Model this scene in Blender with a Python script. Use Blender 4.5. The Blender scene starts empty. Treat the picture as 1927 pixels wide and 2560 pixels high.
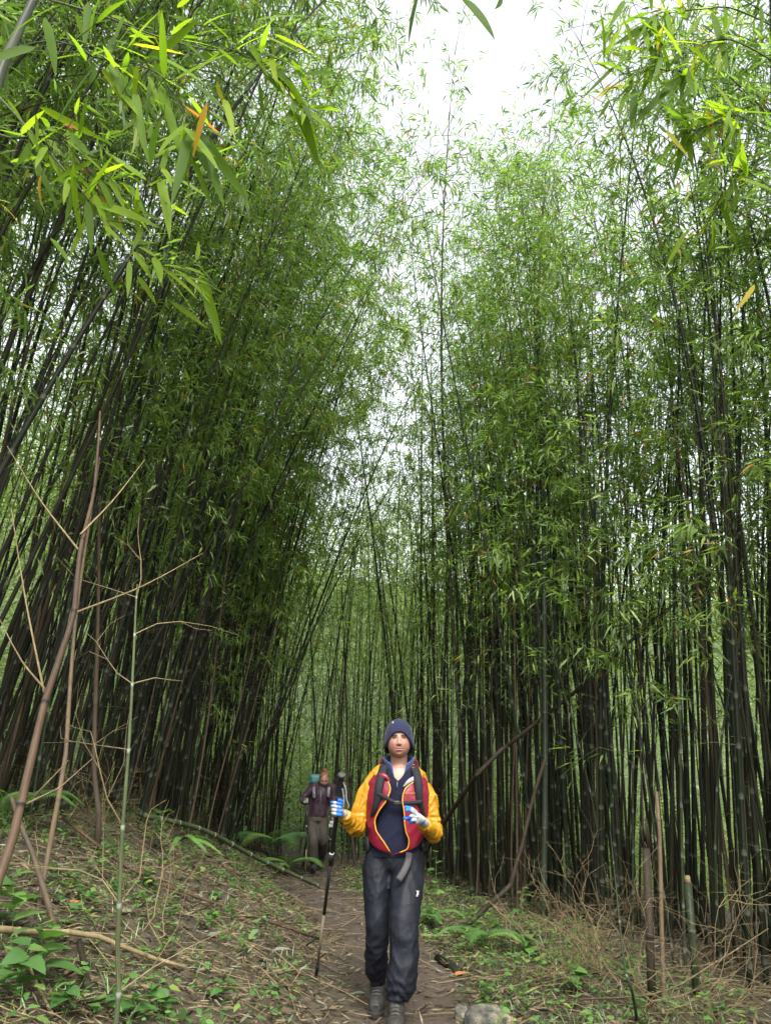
import bpy, math, random
import numpy as np
from mathutils import Vector, Matrix, Quaternion

# ------------------------------------------------------------------ camera, sky, sun, exposure
scene = bpy.context.scene
CAM_Z = 1.225
PITCH = math.radians(21.0)
cam_data = bpy.data.cameras.new('camera')
cam_data.sensor_fit = 'VERTICAL'
cam_data.sensor_height = 34.6
cam_data.lens = 25.0
cam_data.clip_start = 0.05
cam_data.clip_end = 2000.0
cam = bpy.data.objects.new('camera', cam_data)
scene.collection.objects.link(cam)
cam.location = (0, 0, CAM_Z)
cam.rotation_euler = (math.pi / 2 + PITCH, 0, 0)
scene.camera = cam

SUN_EL, SUN_AZ = math.radians(50), math.radians(170)      # azimuth clockwise from +Y
world = bpy.data.worlds.new('World')
scene.world = world
world.use_nodes = True
wn = world.node_tree.nodes
bg = wn['Background']
sky = wn.new('ShaderNodeTexSky')
sky.sky_type = 'NISHITA'
sky.sun_disc = False
sky.sun_elevation = SUN_EL
sky.sun_rotation = SUN_AZ
sky.air_density = 1.0
sky.dust_density = 4.0
sky.ozone_density = 1.0
hs = wn.new('ShaderNodeHueSaturation')
hs.inputs['Saturation'].default_value = 0.22               # thin bright cloud: a nearly white sky
world.node_tree.links.new(sky.outputs[0], hs.inputs['Color'])
world.node_tree.links.new(hs.outputs[0], bg.inputs['Color'])
bg.inputs['Strength'].default_value = 0.15

sun_data = bpy.data.lights.new('sun', 'SUN')
sun_data.energy = 0.8
sun_data.angle = math.radians(14)
sun_data.color = (1.0, 0.96, 0.9)
sun = bpy.data.objects.new('sun', sun_data)
scene.collection.objects.link(sun)
sun.location = (0, 0, 30)
_sd = Vector((math.sin(SUN_AZ) * math.cos(SUN_EL), math.cos(SUN_AZ) * math.cos(SUN_EL), math.sin(SUN_EL)))
sun.rotation_euler = _sd.to_track_quat('Z', 'Y').to_euler()

scene.view_settings.view_transform = 'Standard'
scene.view_settings.look = 'None'
scene.view_settings.exposure = 2.05
scene.view_settings.gamma = 1.0
scene.view_settings.use_curve_mapping = False
scene.render.engine = 'CYCLES'
cy = scene.cycles
cy.use_denoising = True
cy.max_bounces = 8
cy.diffuse_bounces = 6
cy.glossy_bounces = 1
cy.transmission_bounces = 6
cy.transparent_max_bounces = 8
cy.caustics_reflective = False
cy.caustics_refractive = False
cy.sample_clamp_indirect = 6.0

# ------------------------------------------------------------------ helpers
rng = np.random.default_rng(11)
COL = scene.collection
FPX, PCX, PCY = 1849.5, 963.5, 1280.0     # focal length and centre in photograph pixels


def ray(u, v):
    a = (u - PCX) / FPX
    b = -(v - PCY) / FPX
    return np.array([a, math.cos(PITCH) - b * math.sin(PITCH), math.sin(PITCH) + b * math.cos(PITCH)])


def P(u, v, Y):
    d = ray(u, v)
    return np.array([0, 0, CAM_Z]) + d * (Y / d[1])


def sstep(a, b, x):
    t = np.clip((np.asarray(x, float) - a) / (b - a), 0, 1)
    return t * t * (3 - 2 * t)


def path_x(y):
    y = np.asarray(y, float)
    return 0.12 - 1.35 * sstep(5.5, 13.5, y) - 2.5 * sstep(14, 24, y)


def path_z(y):
    y = np.asarray(y, float)
    return np.where(y < 5, 0.07 * (y - 5), 0.004 * (y - 5)) * 1.0


def bump(x, y):
    return (0.030 * np.sin(2.1 * x + 1.3 * y) * np.sin(1.7 * y - 0.8 * x + 2) + 0.020 * np.sin(5.3 * x - 3.1 * y + 1)
            + 0.012 * np.sin(9.7 * x + 7.9 * y) + 0.010 * np.sin(13.1 * y - 6.1 * x + .5))


def ground_z(x, y):
    x = np.asarray(x, float)
    y = np.asarray(y, float)
    px = path_x(y)
    dl = np.maximum(0, px - 0.38 - x)
    dr = np.maximum(0, x - px - 0.40)
    s = 0.38 + 0.12 * sstep(5.5, 10, y)
    zl = s * np.minimum(dl, 2.4) + 0.16 * np.maximum(0, dl - 2.4)
    zl = zl + .3 * np.clip(dl - 5.5, 0, 20)
    zr = -0.03 * np.minimum(dr, 3) - 0.16 * np.clip(dr - 3, 0, 14)
    off = sstep(0.05, 0.7, dl + dr)
    hill = 0.40 * np.clip(y - 20, 0, 60) * sstep(19, 30, y)
    return path_z(y) + hill + zl + zr + bump(x, y) * (0.35 + 0.65 * off)


def G(u, v, lift=0.0):
    """the ground point seen at a photograph pixel"""
    d = ray(u, v)
    o = np.array([0, 0, CAM_Z])
    t = 0.5
    while t < 60:
        q = o + d * t
        if q[2] < ground_z(q[0], q[1]):
            break
        t += 0.02
    q = o + d * t
    return np.array([q[0], q[1], float(ground_z(q[0], q[1])) + lift])


def fast_mesh(name, verts, faces, mat=None, smooth=True, attrs=None):
    """verts (n,3), faces (m,k) with one k"""
    verts = np.asarray(verts, np.float32)
    faces = np.asarray(faces, np.int32)
    me = bpy.data.meshes.new(name)
    m, k = faces.shape
    me.vertices.add(len(verts))
    me.vertices.foreach_set('co', verts.ravel())
    me.loops.add(m * k)
    me.loops.foreach_set('vertex_index', faces.ravel())
    me.polygons.add(m)
    me.polygons.foreach_set('loop_start', np.arange(0, m * k, k, dtype=np.int32))
    me.polygons.foreach_set('loop_total', np.full(m, k, np.int32))
    me.polygons.foreach_set('use_smooth', np.full(m, smooth, bool))
    me.update(calc_edges=True)
    for an, av in (attrs or {}).items():
        av = np.asarray(av, np.float32)
        if av.ndim == 1:
            at = me.attributes.new(an, 'FLOAT', 'POINT')
            at.data.foreach_set('value', av)
        else:
            at = me.attributes.new(an, 'FLOAT_COLOR', 'POINT')
            if av.shape[1] == 3:
                av = np.hstack([av, np.ones((len(av), 1), np.float32)])
            at.data.foreach_set('color', av.ravel())
    if mat is not None:
        me.materials.append(mat)
    return me


class MB:
    """collects triangles and quads (quads are split) with per-vertex attributes"""

    def __init__(self):
        self.v, self.f, self.a, self.n = [], [], {}, 0

    def add(self, verts, faces, **attrs):
        verts = np.asarray(verts, float)
        faces = np.asarray(faces, int)
        if faces.shape[1] == 4:
            faces = np.vstack([faces[:, [0, 1, 2]], faces[:, [0, 2, 3]]])
        self.v.append(verts)
        self.f.append(faces + self.n)
        for k, val in attrs.items():
            val = np.asarray(val, float)
            if val.ndim == 0:
                val = np.full(len(verts), float(val))
            elif val.ndim == 1 and len(val) in (3, 4) and len(verts) not in (3, 4):
                val = np.tile(val, (len(verts), 1))
            self.a.setdefault(k, []).append(val)
        self.n += len(verts)
        return self

    def mesh(self, name, mat=None, smooth=True):
        return fast_mesh(name, np.vstack(self.v), np.vstack(self.f), mat, smooth,
                         {k: np.concatenate(x) for k, x in self.a.items()})


def link(name, me, parent=None, kind=None):
    o = bpy.data.objects.new(name, me)
    COL.objects.link(o)
    if parent is not None:
        o.parent = parent
        o.matrix_parent_inverse = Matrix.Identity(4)
        # parts are modelled in world coordinates under an unrotated root
        if me is not None and isinstance(parent, bpy.types.Object):
            off = Vector((0, 0, 0))
            p = parent
            while p is not None:
                off += Vector(p.location)
                p = p.parent
            o.location = -off
    if kind:
        o['kind'] = kind
    return o


def part(name, me, parent):
    """a part given in its parent's own coordinates"""
    o = bpy.data.objects.new(name, me)
    COL.objects.link(o)
    o.parent = parent
    return o


def tag(o, label, category, group=None):
    o['label'] = label
    o['category'] = category
    if group:
        o['group'] = group
    return o


def thing(name, label, category, loc=(0, 0, 0), group=None):
    o = bpy.data.objects.new(name, None)
    o.empty_display_size = 0.1
    COL.objects.link(o)
    o.location = Vector([float(c) for c in loc])
    return tag(o, label, category, group)


def crom(pts, n):
    """Catmull-Rom resampling of points (any dimension)"""
    p = np.asarray(pts, float)
    if len(p) == 2:
        t = np.linspace(0, 1, n)[:, None]
        return p[0] * (1 - t) + p[1] * t
    q = np.vstack([2 * p[0] - p[1], p, 2 * p[-1] - p[-2]])
    seg = len(p) - 1
    ts = np.linspace(0, seg, n)
    i = np.minimum(ts.astype(int), seg - 1)
    t = (ts - i)[:, None]
    a, b, c, d = q[i], q[i + 1], q[i + 2], q[i + 3]
    return 0.5 * (2 * b + (c - a) * t + (2 * a - 5 * b + 4 * c - d) * t ** 2 + (3 * b - a - 3 * c + d) * t ** 3)


def frames(p):
    tg = np.gradient(p, axis=0)
    tg /= np.linalg.norm(tg, axis=1)[:, None] + 1e-9
    ref = np.array([1.0, 0, 0]) if abs(tg[0][0]) < .8 else np.array([0, 1.0, 0])
    us, vs = [], []
    u = ref - tg[0] * ref.dot(tg[0])
    u /= np.linalg.norm(u)
    for t in tg:
        u = u - t * u.dot(t)
        u /= np.linalg.norm(u) + 1e-9
        us.append(u)
        vs.append(np.cross(t, u))
    return tg, np.array(us), np.array(vs)


def tube_vf(pts, radii, sides=8, aspect=1.0, cap=True, disp=None):
    p = np.asarray(pts, float)
    n = len(p)
    r = np.broadcast_to(np.asarray(radii, float), (n,))
    _, u, w = frames(p)
    an = np.linspace(0, 2 * np.pi, sides, endpoint=False)
    ca, sa = np.cos(an), np.sin(an)
    rr = np.tile(r[:, None], (1, sides))
    if disp is not None:
        rr = rr * disp(np.linspace(0, 1, n)[:, None], an[None, :])
    V = p[:, None, :] + rr[..., None] * (ca[None, :, None] * u[:, None, :] + aspect * sa[None, :, None] * w[:, None, :])
    V = V.reshape(-1, 3)
    i = np.arange(n - 1)[:, None] * sides
    j = np.arange(sides)[None, :]
    k = (j + 1) % sides
    F = np.stack([i + j, i + k, i + sides + k, i + sides + j], -1).reshape(-1, 4)
    T = np.vstack([F[:, [0, 1, 2]], F[:, [0, 2, 3]]])
    if cap:
        V = np.vstack([V, p[0], p[-1]])
        b, e = len(V) - 2, len(V) - 1
        jj = np.arange(sides)
        kk = (jj + 1) % sides
        T = np.vstack([T, np.stack([np.full(sides, b), kk, jj], -1),
                       np.stack([np.full(sides, e), (n - 1) * sides + jj, (n - 1) * sides + kk], -1)])
    return V, T


# ------------------------------------------------------------------ materials
def new_mat(name):
    m = bpy.data.materials.new(name)
    m.use_nodes = True
    return m, m.node_tree.nodes, m.node_tree.links, m.node_tree.nodes['Principled BSDF']


def ramp(N, stops):
    r = N.new('ShaderNodeValToRGB')
    while len(r.color_ramp.elements) < len(stops):
        r.color_ramp.elements.new(0.5)
    for e, (p, c) in zip(r.color_ramp.elements, stops):
        e.position = p
        e.color = (*c, 1)
    return r


def mixc(N, L, fac, a, b, blend='MIX'):
    m = N.new('ShaderNodeMix')
    m.data_type = 'RGBA'
    m.blend_type = blend
    for sock, val in ((m.inputs[0], fac), (m.inputs[6], a), (m.inputs[7], b)):
        if isinstance(val, (int, float)):
            sock.default_value = val
        elif isinstance(val, tuple):
            sock.default_value = (*val, 1)
        else:
            L.new(val, sock)
    return m.outputs[2]


def noise(N, L, scale, detail=4, coord='Object', stretch=None):
    tc = N.new('ShaderNodeTexCoord')
    n = N.new('ShaderNodeTexNoise')
    n.inputs['Scale'].default_value = scale
    n.inputs['Detail'].default_value = detail
    if stretch:
        mp = N.new('ShaderNodeMapping')
        mp.inputs['Scale'].default_value = stretch
        L.new(tc.outputs[coord], mp.inputs['Vector'])
        L.new(mp.outputs[0], n.inputs['Vector'])
    else:
        L.new(tc.outputs[coord], n.inputs['Vector'])
    return n.outputs['Fac']


def add_bump(N, L, bs, height, strength=0.3, dist=0.01):
    b = N.new('ShaderNodeBump')
    b.inputs['Strength'].default_value = strength
    b.inputs['Distance'].default_value = dist
    L.new(height, b.inputs['Height'])
    L.new(b.outputs[0], bs.inputs['Normal'])


def leaf_mat(name, stops, trans=0.5, rough=0.4, spec=0.55, tgain=(1.35, 1.58, 0.75)):
    """stops over the per-leaf attribute rnd"""
    m, N, L, bs = new_mat(name)
    at = N.new('ShaderNodeAttribute')
    at.attribute_name = 'rnd'
    oi = N.new('ShaderNodeObjectInfo')
    ma = N.new('ShaderNodeMath')
    ma.operation = 'MULTIPLY_ADD'
    ma.inputs[1].default_value = 0.16
    L.new(oi.outputs['Random'], ma.inputs[0])
    L.new(at.outputs['Fac'], ma.inputs[2])
    sb = N.new('ShaderNodeMath')
    sb.operation = 'SUBTRACT'
    sb.inputs[1].default_value = 0.08
    L.new(ma.outputs[0], sb.inputs[0])
    r = ramp(N, stops)
    L.new(sb.outputs[0], r.inputs[0])
    c = r.outputs[0]
    L.new(c, bs.inputs['Base Color'])
    bs.inputs['Roughness'].default_value = rough
    bs.inputs['Specular IOR Level'].default_value = spec
    tr = N.new('ShaderNodeBsdfTranslucent')
    L.new(mixc(N, L, 1.0, c, tgain, 'MULTIPLY'), tr.inputs['Color'])
    mx = N.new('ShaderNodeMixShader')
    mx.inputs[0].default_value = trans
    L.new(bs.outputs[0], mx.inputs[1])
    L.new(tr.outputs[0], mx.inputs[2])
    L.new(mx.outputs[0], N['Material Output'].inputs['Surface'])
    return m


M_LEAF = leaf_mat('bamboo_leaf', [(0.0, (0.075, 0.125, 0.042)), (0.35, (0.130, 0.205, 0.060)), (0.7, (0.195, 0.285, 0.066)),
                                  (0.975, (0.27, 0.36, 0.07)), (0.985, (0.38, 0.28, 0.04)), (1.0, (0.34, 0.17, 0.05))])
M_LEAF_NEAR = leaf_mat('bamboo_leaf_near', [(0.0, (0.05, 0.10, 0.018)), (0.4, (0.11, 0.20, 0.022)), (0.8, (0.22, 0.34, 0.03)),
                                            (0.9, (0.30, 0.38, 0.035)), (0.93, (0.50, 0.34, 0.04)), (1.0, (0.42, 0.16, 0.05))],
                       trans=0.62, rough=0.55, spec=0.15, tgain=(1.5, 1.5, .5))
M_HERB = leaf_mat('herb_leaf', [(0.0, (0.05, 0.12, 0.03)), (0.5, (0.09, 0.19, 0.05)), (0.9, (0.15, 0.26, 0.06)), (1.0, (0.25, 0.28, 0.05))],
                  trans=0.35, rough=0.4)
M_FAR = leaf_mat('far_foliage', [(0.0, (0.11, 0.155, 0.065)), (0.5, (0.185, 0.245, 0.095)), (1.0, (0.29, 0.34, 0.14))], trans=0.5, rough=0.6)  # leaf colours set brighter and paler to stand in for haze
M_LITTER = leaf_mat('dead_leaf', [(0.0, (0.02, 0.014, 0.009)), (0.3, (0.065, 0.046, 0.026)), (0.6, (0.135, 0.10, 0.058)),
                                  (0.82, (0.24, 0.19, 0.115)), (0.9, (0.11, 0.12, 0.07)), (0.97, (0.20, 0.22, 0.17)), (1.0, (0.35, 0.14, 0.05))],
                    trans=0.12, rough=0.7, spec=0.3, tgain=(1, 1, 0.8))


def culm_mat(name, lo, hi, ringc, ring=0.75, rough=0.45, stain=(0.02, 0.018, 0.014), stain_amt=0.8):
    m, N, L, bs = new_mat(name)
    oi = N.new('ShaderNodeObjectInfo')
    base = mixc(N, L, oi.outputs['Random'], lo, hi)
    n1 = noise(N, L, 3.0, 5, stretch=(1, 1, 0.35))
    r1 = ramp(N, [(0.42, (0, 0, 0)), (0.68, (1, 1, 1))])
    L.new(n1, r1.inputs[0])
    mm = N.new('ShaderNodeMath')
    mm.operation = 'MULTIPLY'
    mm.inputs[1].default_value = stain_amt
    L.new(r1.outputs[0], mm.inputs[0])
    c = mixc(N, L, mm.outputs[0], base, stain)
    n2 = noise(N, L, 40, 4, stretch=(1, 1, 0.12))
    c = mixc(N, L, 0.5, c, n2, 'OVERLAY')
    at = N.new('ShaderNodeAttribute')
    at.attribute_name = 'ring'
    m2 = N.new('ShaderNodeMath')
    m2.operation = 'MULTIPLY'
    m2.inputs[1].default_value = ring
    L.new(at.outputs['Fac'], m2.inputs[0])
    c = mixc(N, L, m2.outputs[0], c, ringc)
    L.new(c, bs.inputs['Base Color'])
    bs.inputs['Roughness'].default_value = rough
    bs.inputs['Specular IOR Level'].default_value = 0.12
    add_bump(N, L, bs, n2, 0.25, 0.004)
    return m


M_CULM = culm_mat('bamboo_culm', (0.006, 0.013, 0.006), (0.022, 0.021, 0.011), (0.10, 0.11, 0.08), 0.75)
M_CULM_DRY = culm_mat('bamboo_culm_dead', (0.06, 0.043, 0.026), (0.14, 0.10, 0.06), (0.07, 0.06, 0.05), 0.6, 0.6, (0.05, 0.045, 0.04), 0.7)
M_CULM_GREEN = culm_mat('bamboo_culm_green', (0.055, 0.072, 0.032), (0.06, 0.08, 0.036), (0.30, 0.32, 0.27), 0.65, 0.45, (0.09, 0.10, 0.06), 0.5)
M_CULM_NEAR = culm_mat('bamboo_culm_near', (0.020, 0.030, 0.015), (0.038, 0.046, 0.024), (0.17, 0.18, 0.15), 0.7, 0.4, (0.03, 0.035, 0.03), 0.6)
M_CULM_BROWN = culm_mat('bamboo_culm_brown', (0.045, 0.032, 0.024), (0.056, 0.038, 0.027), (0.02, 0.018, 0.018), 0.9, 0.5, (0.15, 0.09, 0.045), 0.5)
M_TWIG = culm_mat('dry_twig', (0.12, 0.088, 0.047), (0.24, 0.185, 0.10), (0.3, 0.25, 0.16), 0.3, 0.7, (0.10, 0.08, 0.05), 0.5)
M_STUMP = culm_mat('rotting_culm', (0.022, 0.017, 0.011), (0.032, 0.024, 0.016), (0.02, 0.018, 0.016), 0.7, 0.65, (0.055, 0.042, 0.030), 0.7)
M_BRANCH = culm_mat('bamboo_branch', (0.05, 0.065, 0.03), (0.10, 0.11, 0.05), (0.1, 0.1, 0.06), 0.3, 0.6)

# ------------------------------------------------------------------ ground and path
def soil_mat(name, dark, mid, light, far_col=None):
    m, N, L, bs = new_mat(name)
    n1 = noise(N, L, 1.3, 6)
    n2 = noise(N, L, 22, 6)
    r = ramp(N, [(0.3, dark), (0.5, mid), (0.72, light)])
    ad = N.new('ShaderNodeMath')
    ad.operation = 'MULTIPLY_ADD'
    ad.inputs[1].default_value = 0.5
    h = N.new('ShaderNodeMath')
    h.operation = 'MULTIPLY'
    h.inputs[1].default_value = 0.5
    L.new(n1, h.inputs[0])
    L.new(n2, ad.inputs[0])
    L.new(h.outputs[0], ad.inputs[2])
    L.new(ad.outputs[0], r.inputs[0])
    col = r.outputs[0]
    if far_col:                                           # low scrub covers the slope beyond the stands
        tc = N.new('ShaderNodeTexCoord')
        sx = N.new('ShaderNodeSeparateXYZ')
        L.new(tc.outputs['Object'], sx.inputs[0])
        mr = N.new('ShaderNodeMapRange')
        mr.inputs['From Min'].default_value = 17
        mr.inputs['From Max'].default_value = 21
        L.new(sx.outputs['Y'], mr.inputs['Value'])
        r3 = ramp(N, [(0.35, (0.02, 0.035, 0.012)), (0.65, far_col)])
        L.new(ad.outputs[0], r3.inputs[0])
        col = mixc(N, L, mr.outputs[0], col, r3.outputs[0])
    L.new(col, bs.inputs['Base Color'])
    bs.inputs['Roughness'].default_value = 0.9
    add_bump(N, L, bs, n2, 0.7, 0.03)
    return m


M_GROUND = soil_mat('forest_floor', (0.025, 0.02, 0.012), (0.05, 0.038, 0.022), (0.085, 0.066, 0.04), (0.07, 0.10, 0.035))
M_PATH = soil_mat('trail_soil', (0.032, 0.023, 0.016), (0.055, 0.039, 0.028), (0.085, 0.063, 0.045))

gx = np.concatenate([-6 - np.geomspace(.12, 240, 46)[::-1], np.arange(-6, 5.01, .1), 5 + np.geomspace(.12, 240, 46)])
gy = np.concatenate([-1 - np.geomspace(.12, 80, 30)[::-1], np.arange(-1, 16.01, .1), 16 + np.geomspace(.12, 400, 60)])
X, Y = np.meshgrid(gx, gy)
nx, ny = len(gx), len(gy)
Z = ground_z(X, Y)
ii, jj = np.meshgrid(np.arange(ny - 1), np.arange(nx - 1), indexing='ij')
b = (ii * nx + jj).ravel()
GF = np.stack([b, b + 1, b + nx + 1, b + nx], -1)
ground = link('ground', fast_mesh('ground', np.stack([X, Y, Z], -1).reshape(-1, 3), GF, M_GROUND))
ground['kind'] = 'structure'

ty = np.arange(0.5, 24, .07)
ncol = 15
tv = []
for k, y in enumerate(ty):
    w1 = 0.27 + .07 * math.sin(2.3 * y) + .05 * math.sin(5.1 * y + 1) + .03 * math.sin(17 * y)
    w2 = 0.30 + .07 * math.sin(1.9 * y + 2) + .05 * math.sin(4.3 * y) + .03 * math.sin(15 * y + 1)
    c = float(path_x(y))
    for j in range(ncol):
        t = j / (ncol - 1)
        x = c - w1 + (w1 + w2) * t
        tv.append((x, y, float(ground_z(x, y)) + .006 + .012 * math.sin(math.pi * t) - .004))
tv = np.array(tv)
ii, jj = np.meshgrid(np.arange(len(ty) - 1), np.arange(ncol - 1), indexing='ij')
b = (ii * ncol + jj).ravel()
path = link('path', fast_mesh('path', tv, np.stack([b, b + 1, b + ncol + 1, b + ncol], -1), M_PATH))
path['kind'] = 'structure'


# ------------------------------------------------------------------ leaf blades in bulk
def unit(a):
    a = np.asarray(a, float)
    return a / (np.linalg.norm(a, axis=-1, keepdims=True) + 1e-9)


def blades(base, d, length, width, droop=0.3, roll=0.0, shape=(0.3, 1.0, 0.68, 0.72), up=None):
    """n lance-shaped leaves, four triangles each"""
    base = np.asarray(base, float)
    n = len(base)
    d = unit(d)
    length = np.broadcast_to(length, (n,))[:, None]
    width = np.broadcast_to(width, (n,))[:, None]
    droop = np.broadcast_to(droop, (n,))[:, None]
    roll = np.broadcast_to(roll, (n,))[:, None]
    zz = np.tile(np.array([0, 0, 1.0]), (n, 1)) if up is None else up
    s = np.cross(d, zz)
    bad = np.linalg.norm(s, axis=1) < .08
    s[bad] = np.array([1.0, 0, 0])
    s = unit(s)
    nn = np.cross(s, d)
    s = s * np.cos(roll) + nn * np.sin(roll)
    t1, w1, t2, w2 = shape
    down = np.array([0, 0, -1.0])

    def at(t):
        return base + d * length * t + down * droop * length * t * t
    V = np.stack([base, at(t1) - s * width * w1 / 2, at(t1) + s * width * w1 / 2,
                  at(t2) - s * width * w2 / 2, at(t2) + s * width * w2 / 2, at(1.0)], 1).reshape(-1, 3)
    o = (np.arange(n) * 6)[:, None, None]
    F = (np.array([[0, 2, 1], [1, 2, 4], [1, 4, 3], [3, 4, 5]])[None] + o).reshape(-1, 3)
    return V, F


# ------------------------------------------------------------------ fallen leaves, twigs and low ground cover (uncountable)
def scatter_ground(n, x0, x1, y0, y1, keep):
    x = rng.uniform(x0, x1, n)
    y = y0 + (y1 - y0) * rng.uniform(0, 1, n) ** 1.35
    k = keep(x, y) > rng.uniform(0, 1, n)
    return x[k], y[k]


def keep_litter(x, y):
    d = np.abs(x - path_x(y))
    return 0.30 + 0.70 * sstep(.22, .65, d) * (1 - .35 * sstep(.6, 2.0, x - path_x(y)))


lx, ly = scatter_ground(115000, -7, 4.5, 3.2, 16, keep_litter)
n = len(lx)
lz = ground_z(lx, ly) + rng.uniform(.004, .045, n)
az = rng.uniform(0, 2 * np.pi, n)
tilt = rng.normal(0.02, .22, n)
dv = np.stack([np.cos(az) * np.cos(tilt), np.sin(az) * np.cos(tilt), np.sin(tilt)], -1)
ll = rng.uniform(.035, .10, n) * np.where(rng.random(n) < .12, 1.6, 1)
V, F = blades(np.stack([lx, ly, lz], -1), dv, ll, ll * rng.uniform(.10, .19, n), rng.uniform(-.05, .2, n), rng.normal(0, .5, n))
V = V.reshape(-1, 6, 3)[:, [0, 1, 5, 2]].reshape(-1, 3)
F = (np.array([[0, 2, 1], [0, 3, 2]])[None] + (np.arange(n) * 4)[:, None, None]).reshape(-1, 3)
lit = MB().add(V, F, rnd=np.repeat(rng.uniform(0, 1, n), 4))
litter = link('leaf_litter', lit.mesh('leaf_litter', M_LITTER), kind='stuff')
tag(litter, 'dry tan bamboo leaves scattered thickly over the bank and the path edges', 'leaf litter')

tw = MB()
tx, tyy = scatter_ground(2600, -6, 4, 3.4, 14, keep_litter)
for x, y in zip(tx, tyy):
    a = rng.uniform(0, 2 * np.pi)
    l = rng.uniform(.12, .6)
    p0 = np.array([x, y, ground_z(x, y) + rng.uniform(.005, .03)])
    p2 = np.array([x + l * np.cos(a), y + l * np.sin(a), 0])
    p2[2] = ground_z(p2[0], p2[1]) + rng.uniform(.01, .10 if rng.random() < .3 else .03)
    p1 = (p0 + p2) / 2 + rng.normal(0, l * .05, 3)
    p1[2] = max(p1[2], float(ground_z(p1[0], p1[1])) + .008)
    r = rng.uniform(.0015, .004)
    V, F = tube_vf([p0, p1, p2], [r, r * .9, r * .6], 4, cap=False)
    tw.add(V, F, ring=0)
twigs = link('twig_litter', tw.mesh('twig_litter', M_TWIG), kind='stuff')
tag(twigs, 'thin dry twigs strewn among the fallen leaves on the bank', 'twigs')


def herb_density(x, y):
    d = x - path_x(y)
    left = sstep(.45, .8, -d) * (.45 + .55 * (np.sin(2.2 * x + 1.1 * y) > .1))
    right = sstep(.35, .6, d) * (1 - sstep(1.6, 2.6, d)) * 1.0
    return np.clip(left * .8 + right, 0, 1)


hx, hy = scatter_ground(4400, -6, 3.2, 3.3, 14, herb_density)
gc = MB()
B_, D_, Ls, Ws, Rn, Dr = [], [], [], [], [], []
for x, y in zip(hx, hy):
    z = float(ground_z(x, y))
    k = rng.integers(4, 9)
    hgt = rng.uniform(.03, .14)
    for i in range(k):
        a = rng.uniform(0, 2 * np.pi)
        rr = rng.uniform(.005, .06)
        B_.append((x + rr * np.cos(a), y + rr * np.sin(a), z + hgt * rng.uniform(.4, 1)))
        D_.append((np.cos(a), np.sin(a), rng.uniform(-.2, .5)))
        l = rng.uniform(.025, .065)
        Ls.append(l)
        Ws.append(l * rng.uniform(.45, .75))
        Rn.append(rng.uniform(0, 1))
        Dr.append(rng.uniform(.05, .4))
V, F = blades(B_, D_, np.array(Ls), np.array(Ws), np.array(Dr), rng.normal(0, .3, len(B_)), (0.3, 1, .65, .75))
gc.add(V, F, rnd=np.repeat(Rn, 6))
# grass blades
qx, qy = scatter_ground(24000, -5, 3.4, 3.3, 12, lambda x, y: herb_density(x, y) * .8)
n = len(qx)
az = rng.uniform(0, 2 * np.pi, n)
V, F = blades(np.stack([qx, qy, ground_z(qx, qy)], -1), np.stack([np.cos(az) * .5, np.sin(az) * .5, np.ones(n)], -1),
              rng.uniform(.05, .16, n), rng.uniform(.003, .006, n), rng.uniform(.1, .5, n), rng.uniform(-1, 1, n))
gc.add(V, F, rnd=np.repeat(rng.uniform(.2, 1, n), 6))
cover = link('ground_cover', gc.mesh('ground_cover', M_HERB), kind='stuff')
tag(cover, 'small green herbs and grass sprouting along both sides of the path', 'ground cover')

# ------------------------------------------------------------------ bamboo
def culm_axis(H, bend, wob, seed, power=2.2):
    r = np.random.default_rng(seed)
    ph = r.uniform(0, 6.28, 4)

    def ax(s):
        s = np.asarray(s, float)
        t = np.maximum(s, 0) / H
        x = bend * t ** power + wob * np.sin(3.1 * t + ph[0]) * t
        y = wob * np.sin(2.4 * t + ph[1]) * t
        z = s - .30 * abs(bend) ** 1.3 / H * t ** (2 * power - 1) * 1.4
        return np.stack([x, y, z], -1)
    return ax


def culm_geo(ax, H, r0, seed, sides=6, inter=0.45, top=True, s0=-0.35):
    """a segmented bamboo stem: swollen node, ridge and pale bloom ring"""
    r = np.random.default_rng(seed)
    nodes = []
    s = .15
    while s < H - .1:
        nodes.append(s)
        s += inter * r.uniform(.85, 1.15) * (0.75 + .35 * math.sin(math.pi * min(1, s / H * 1.1)))
    ss, rad, ring = [s0], [r0], [0]
    for nd in nodes:
        rr = r0 * (1 - .93 * (nd / H) ** 1.5) if top else r0 * (1 - .35 * nd / H)
        for ds, k, g in ((-.035, 1.0, 0), (-.022, 1.0, 1), (0, 1.15, .6), (.022, .985, 0)):
            ss.append(nd + ds)
            rad.append(rr * k)
            ring.append(g)
    ss.append(H)
    rad.append(r0 * .08 if top else r0 * .62)
    ring.append(0)
    p = ax(np.array(ss))
    V, F = tube_vf(p, np.array(rad), sides)
    g = np.repeat(ring, sides)
    g = np.concatenate([g, [0, 0]])
    return (V, F, g), nodes


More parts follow.
